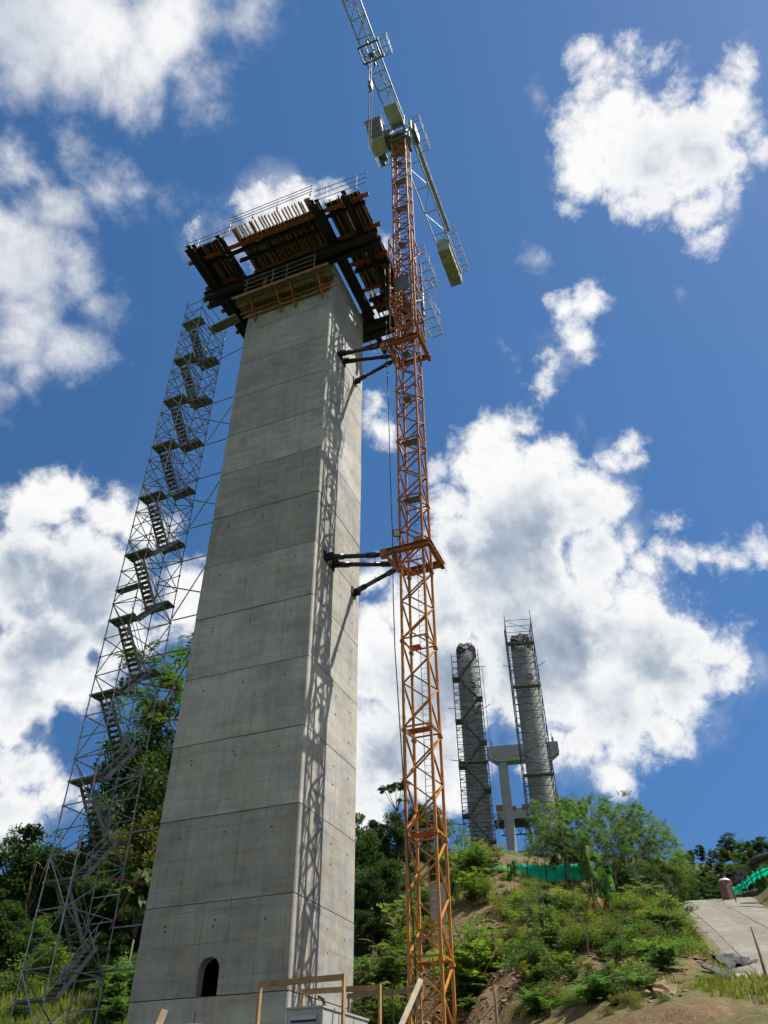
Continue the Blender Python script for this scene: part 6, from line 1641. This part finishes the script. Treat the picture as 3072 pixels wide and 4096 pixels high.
def rock(seed, r_, n=2):
    bm = bmesh.new(); bmesh.ops.create_icosphere(bm, subdivisions=2, radius=1.0)
    rr = np.random.default_rng(seed); pl = [(unit(rr.normal(size=3)), rr.uniform(0.55, 0.9)) for _ in range(9)]
    sc_ = rr.uniform(0.6, 1.2, 3)
    for v in bm.verts:
        p = np.array(v.co)
        for nn, dd in pl:
            q = p @ nn
            if q > dd: p = p - nn*(q-dd)
        v.co = Vector(p*sc_*r_ + 0.04*r_*rr.normal(size=3))
    me = bpy.data.meshes.new('rock'); bm.to_mesh(me); bm.free(); return me
RK = [rock(300+i, 1.0) for i in range(6)]
for i, me in enumerate(RK): me.materials.append(MAT['rock' if i < 4 else 'rock_pale'])
big = [(2660, 3965, 28.6, 0.55, 'largest brown boulder in the rockfall by the ditch', 0), (2595, 3955, 29.2, 0.32, 'brown boulder left of the largest one', 1), (2560, 3985, 28.4, 0.30, 'flat brown rock in the rockfall', 2), (2640, 3995, 27.8, 0.25, 'small brown rock below the largest boulder', 3),
       (2690, 3985, 27.6, 0.14, 'small pale stone right of the largest boulder', 4), (2950, 3850, 35.5, 0.32, 'pale yellow rock beside the black sheets', 5), (3010, 3935, 30, 0.22, 'pale flat rock at the ditch end', 4), (1745, 3880, 35.6, 0.22, 'pale stone seen through the crane mast', 5), (1720, 3850, 36.2, 0.15, 'smaller pale stone seen through the mast', 4), (2490, 3930, 33, 0.25, 'brown rock in the middle of the slope', 0)]
for px, py, d, s, lab, k in big:
    p = at(px, py, d); o = link('rock', RK[k]); o.location = (p[0], p[1], gz(p[0], p[1]) + 0.15*s); o.scale = (s*1.3, s, s*0.8); o.rotation_euler = (0, 0, k*1.1); tag(o, lab, 'rock')
# loose stones on the bank, too many to count
rs = np.random.default_rng(9); Vs, Fs, o_ = [], [], 0
base = [np.array([v.co[:] for v in m_.vertices]) for m_ in [rock(400+i, 1.0) for i in range(3)]]
tri = np.array([p.vertices[:] for p in RK[0].polygons])
for i in range(3200):
    if i % 5 == 0: x, y = rs.uniform(7.5, 15.5), rs.uniform(24, 36)
    else: x, y = rs.uniform(1.5, 12), rs.uniform(32, 42)
    if road_d(np.array([x]), np.array([y]))[0] < 3.2: continue
    s = 0.03 + 0.13*rs.uniform()**3; a = rs.uniform(0, 6.28); b_ = base[i % 3]*s*np.array([1.2, 0.9, 0.7])
    b_ = np.stack([b_[:, 0]*math.cos(a)-b_[:, 1]*math.sin(a), b_[:, 0]*math.sin(a)+b_[:, 1]*math.cos(a), b_[:, 2]], 1)
    Vs.append(np.append(b_, np.array([[x, y, s*0.3]])*0 , 0)[:-1] + np.array([x, y, 0])); Fs.append(tri + o_); o_ += len(b_)
V = np.concatenate(Vs); cxy = np.concatenate([np.tile(v[:, :2].mean(0), (len(v), 1)) for v in Vs]); V[:, 2] += ground(cxy[:, 0], cxy[:, 1])
tag(link('loose_stones', np_mesh('loose_stones', V, np.concatenate(Fs), ['rock'])), 'loose brown stones scattered over the bare bank', 'stones', kind='stuff')
# black sheets lying in the ditch by the road
def sheet(label, px, py, d, sx, sy, rot, seed):
    p = at(px, py, d); n = 22
    u, v = np.meshgrid(np.linspace(-1, 1, n), np.linspace(-1, 1, n))
    x = p[0] + (u*sx*math.cos(rot) - v*sy*math.sin(rot)); y = p[1] + (u*sx*math.sin(rot) + v*sy*math.cos(rot))
    z = ground(x, y) + 0.10 + 0.35*np.abs(fbm(u*2.2 + seed, v*2.2, 3, seed)) + 0.05*np.sin(u*9 + v*3)
    ii = np.arange(n*n).reshape(n, n); Fq = np.stack([ii[:-1, :-1], ii[:-1, 1:], ii[1:, 1:], ii[1:, :-1]], -1).reshape(-1, 4)
    o = link('black_sheet', np_mesh('black_sheet', np.stack([x, y, z], -1).reshape(-1, 3), Fq, ['tarp'], smooth=True))
    sol = o.modifiers.new('s', 'SOLIDIFY'); sol.thickness = 0.015
    tag(o, label, 'plastic sheet')
sheet('black sheet at the top of the ditch beside the road', 2885, 3790, 39.5, 0.9, 1.0, 0.3, 1)
sheet('crumpled black sheet in the middle of the ditch', 2945, 3845, 36.0, 0.8, 0.7, 0.6, 4)
sheet('large black sheet at the lower end of the ditch', 2985, 3905, 31.5, 0.9, 1.0, 0.5, 7)

# labels for look-alikes that can be counted off from the left
def count_off(group, phrase):
    obs = [o for o in COL.objects if o.get('group') == group and 'lower' not in '' and o.parent is None]
    obs.sort(key=lambda o: o.location.x / max(o.location.y, 1.0))
    W_ = ORD + [f'{n}th' for n in range(29, 60)]
    for i, o in enumerate(obs):
        o['label'] = f'{W_[i]} {phrase}' if i == 0 else f'{W_[i]} from left, {phrase}'
count_off('light shrubs under the dark grove', 'feathery shrub at the foot of the dark grove')
count_off('bushes along the wood edge at left', 'leafy bush on the wood edge behind the scaffold foot')
count_off('ferns left of the pier', 'feathery fern between the scaffold foot and pier')
count_off('ragged bushes on the eroded bank', 'ragged bush on the eroded bank at lower right')
count_off('weeds on the dirt mound', 'low weed on the dirt mound at lower right')
for o in [o for o in COL.objects if o.get('label') == 'green tree in the lower rows of the far wood']: o['group'] = 'lower trees of the far wood beyond the road'
count_off('lower trees of the far wood beyond the road', 'green tree in the lower far wood')
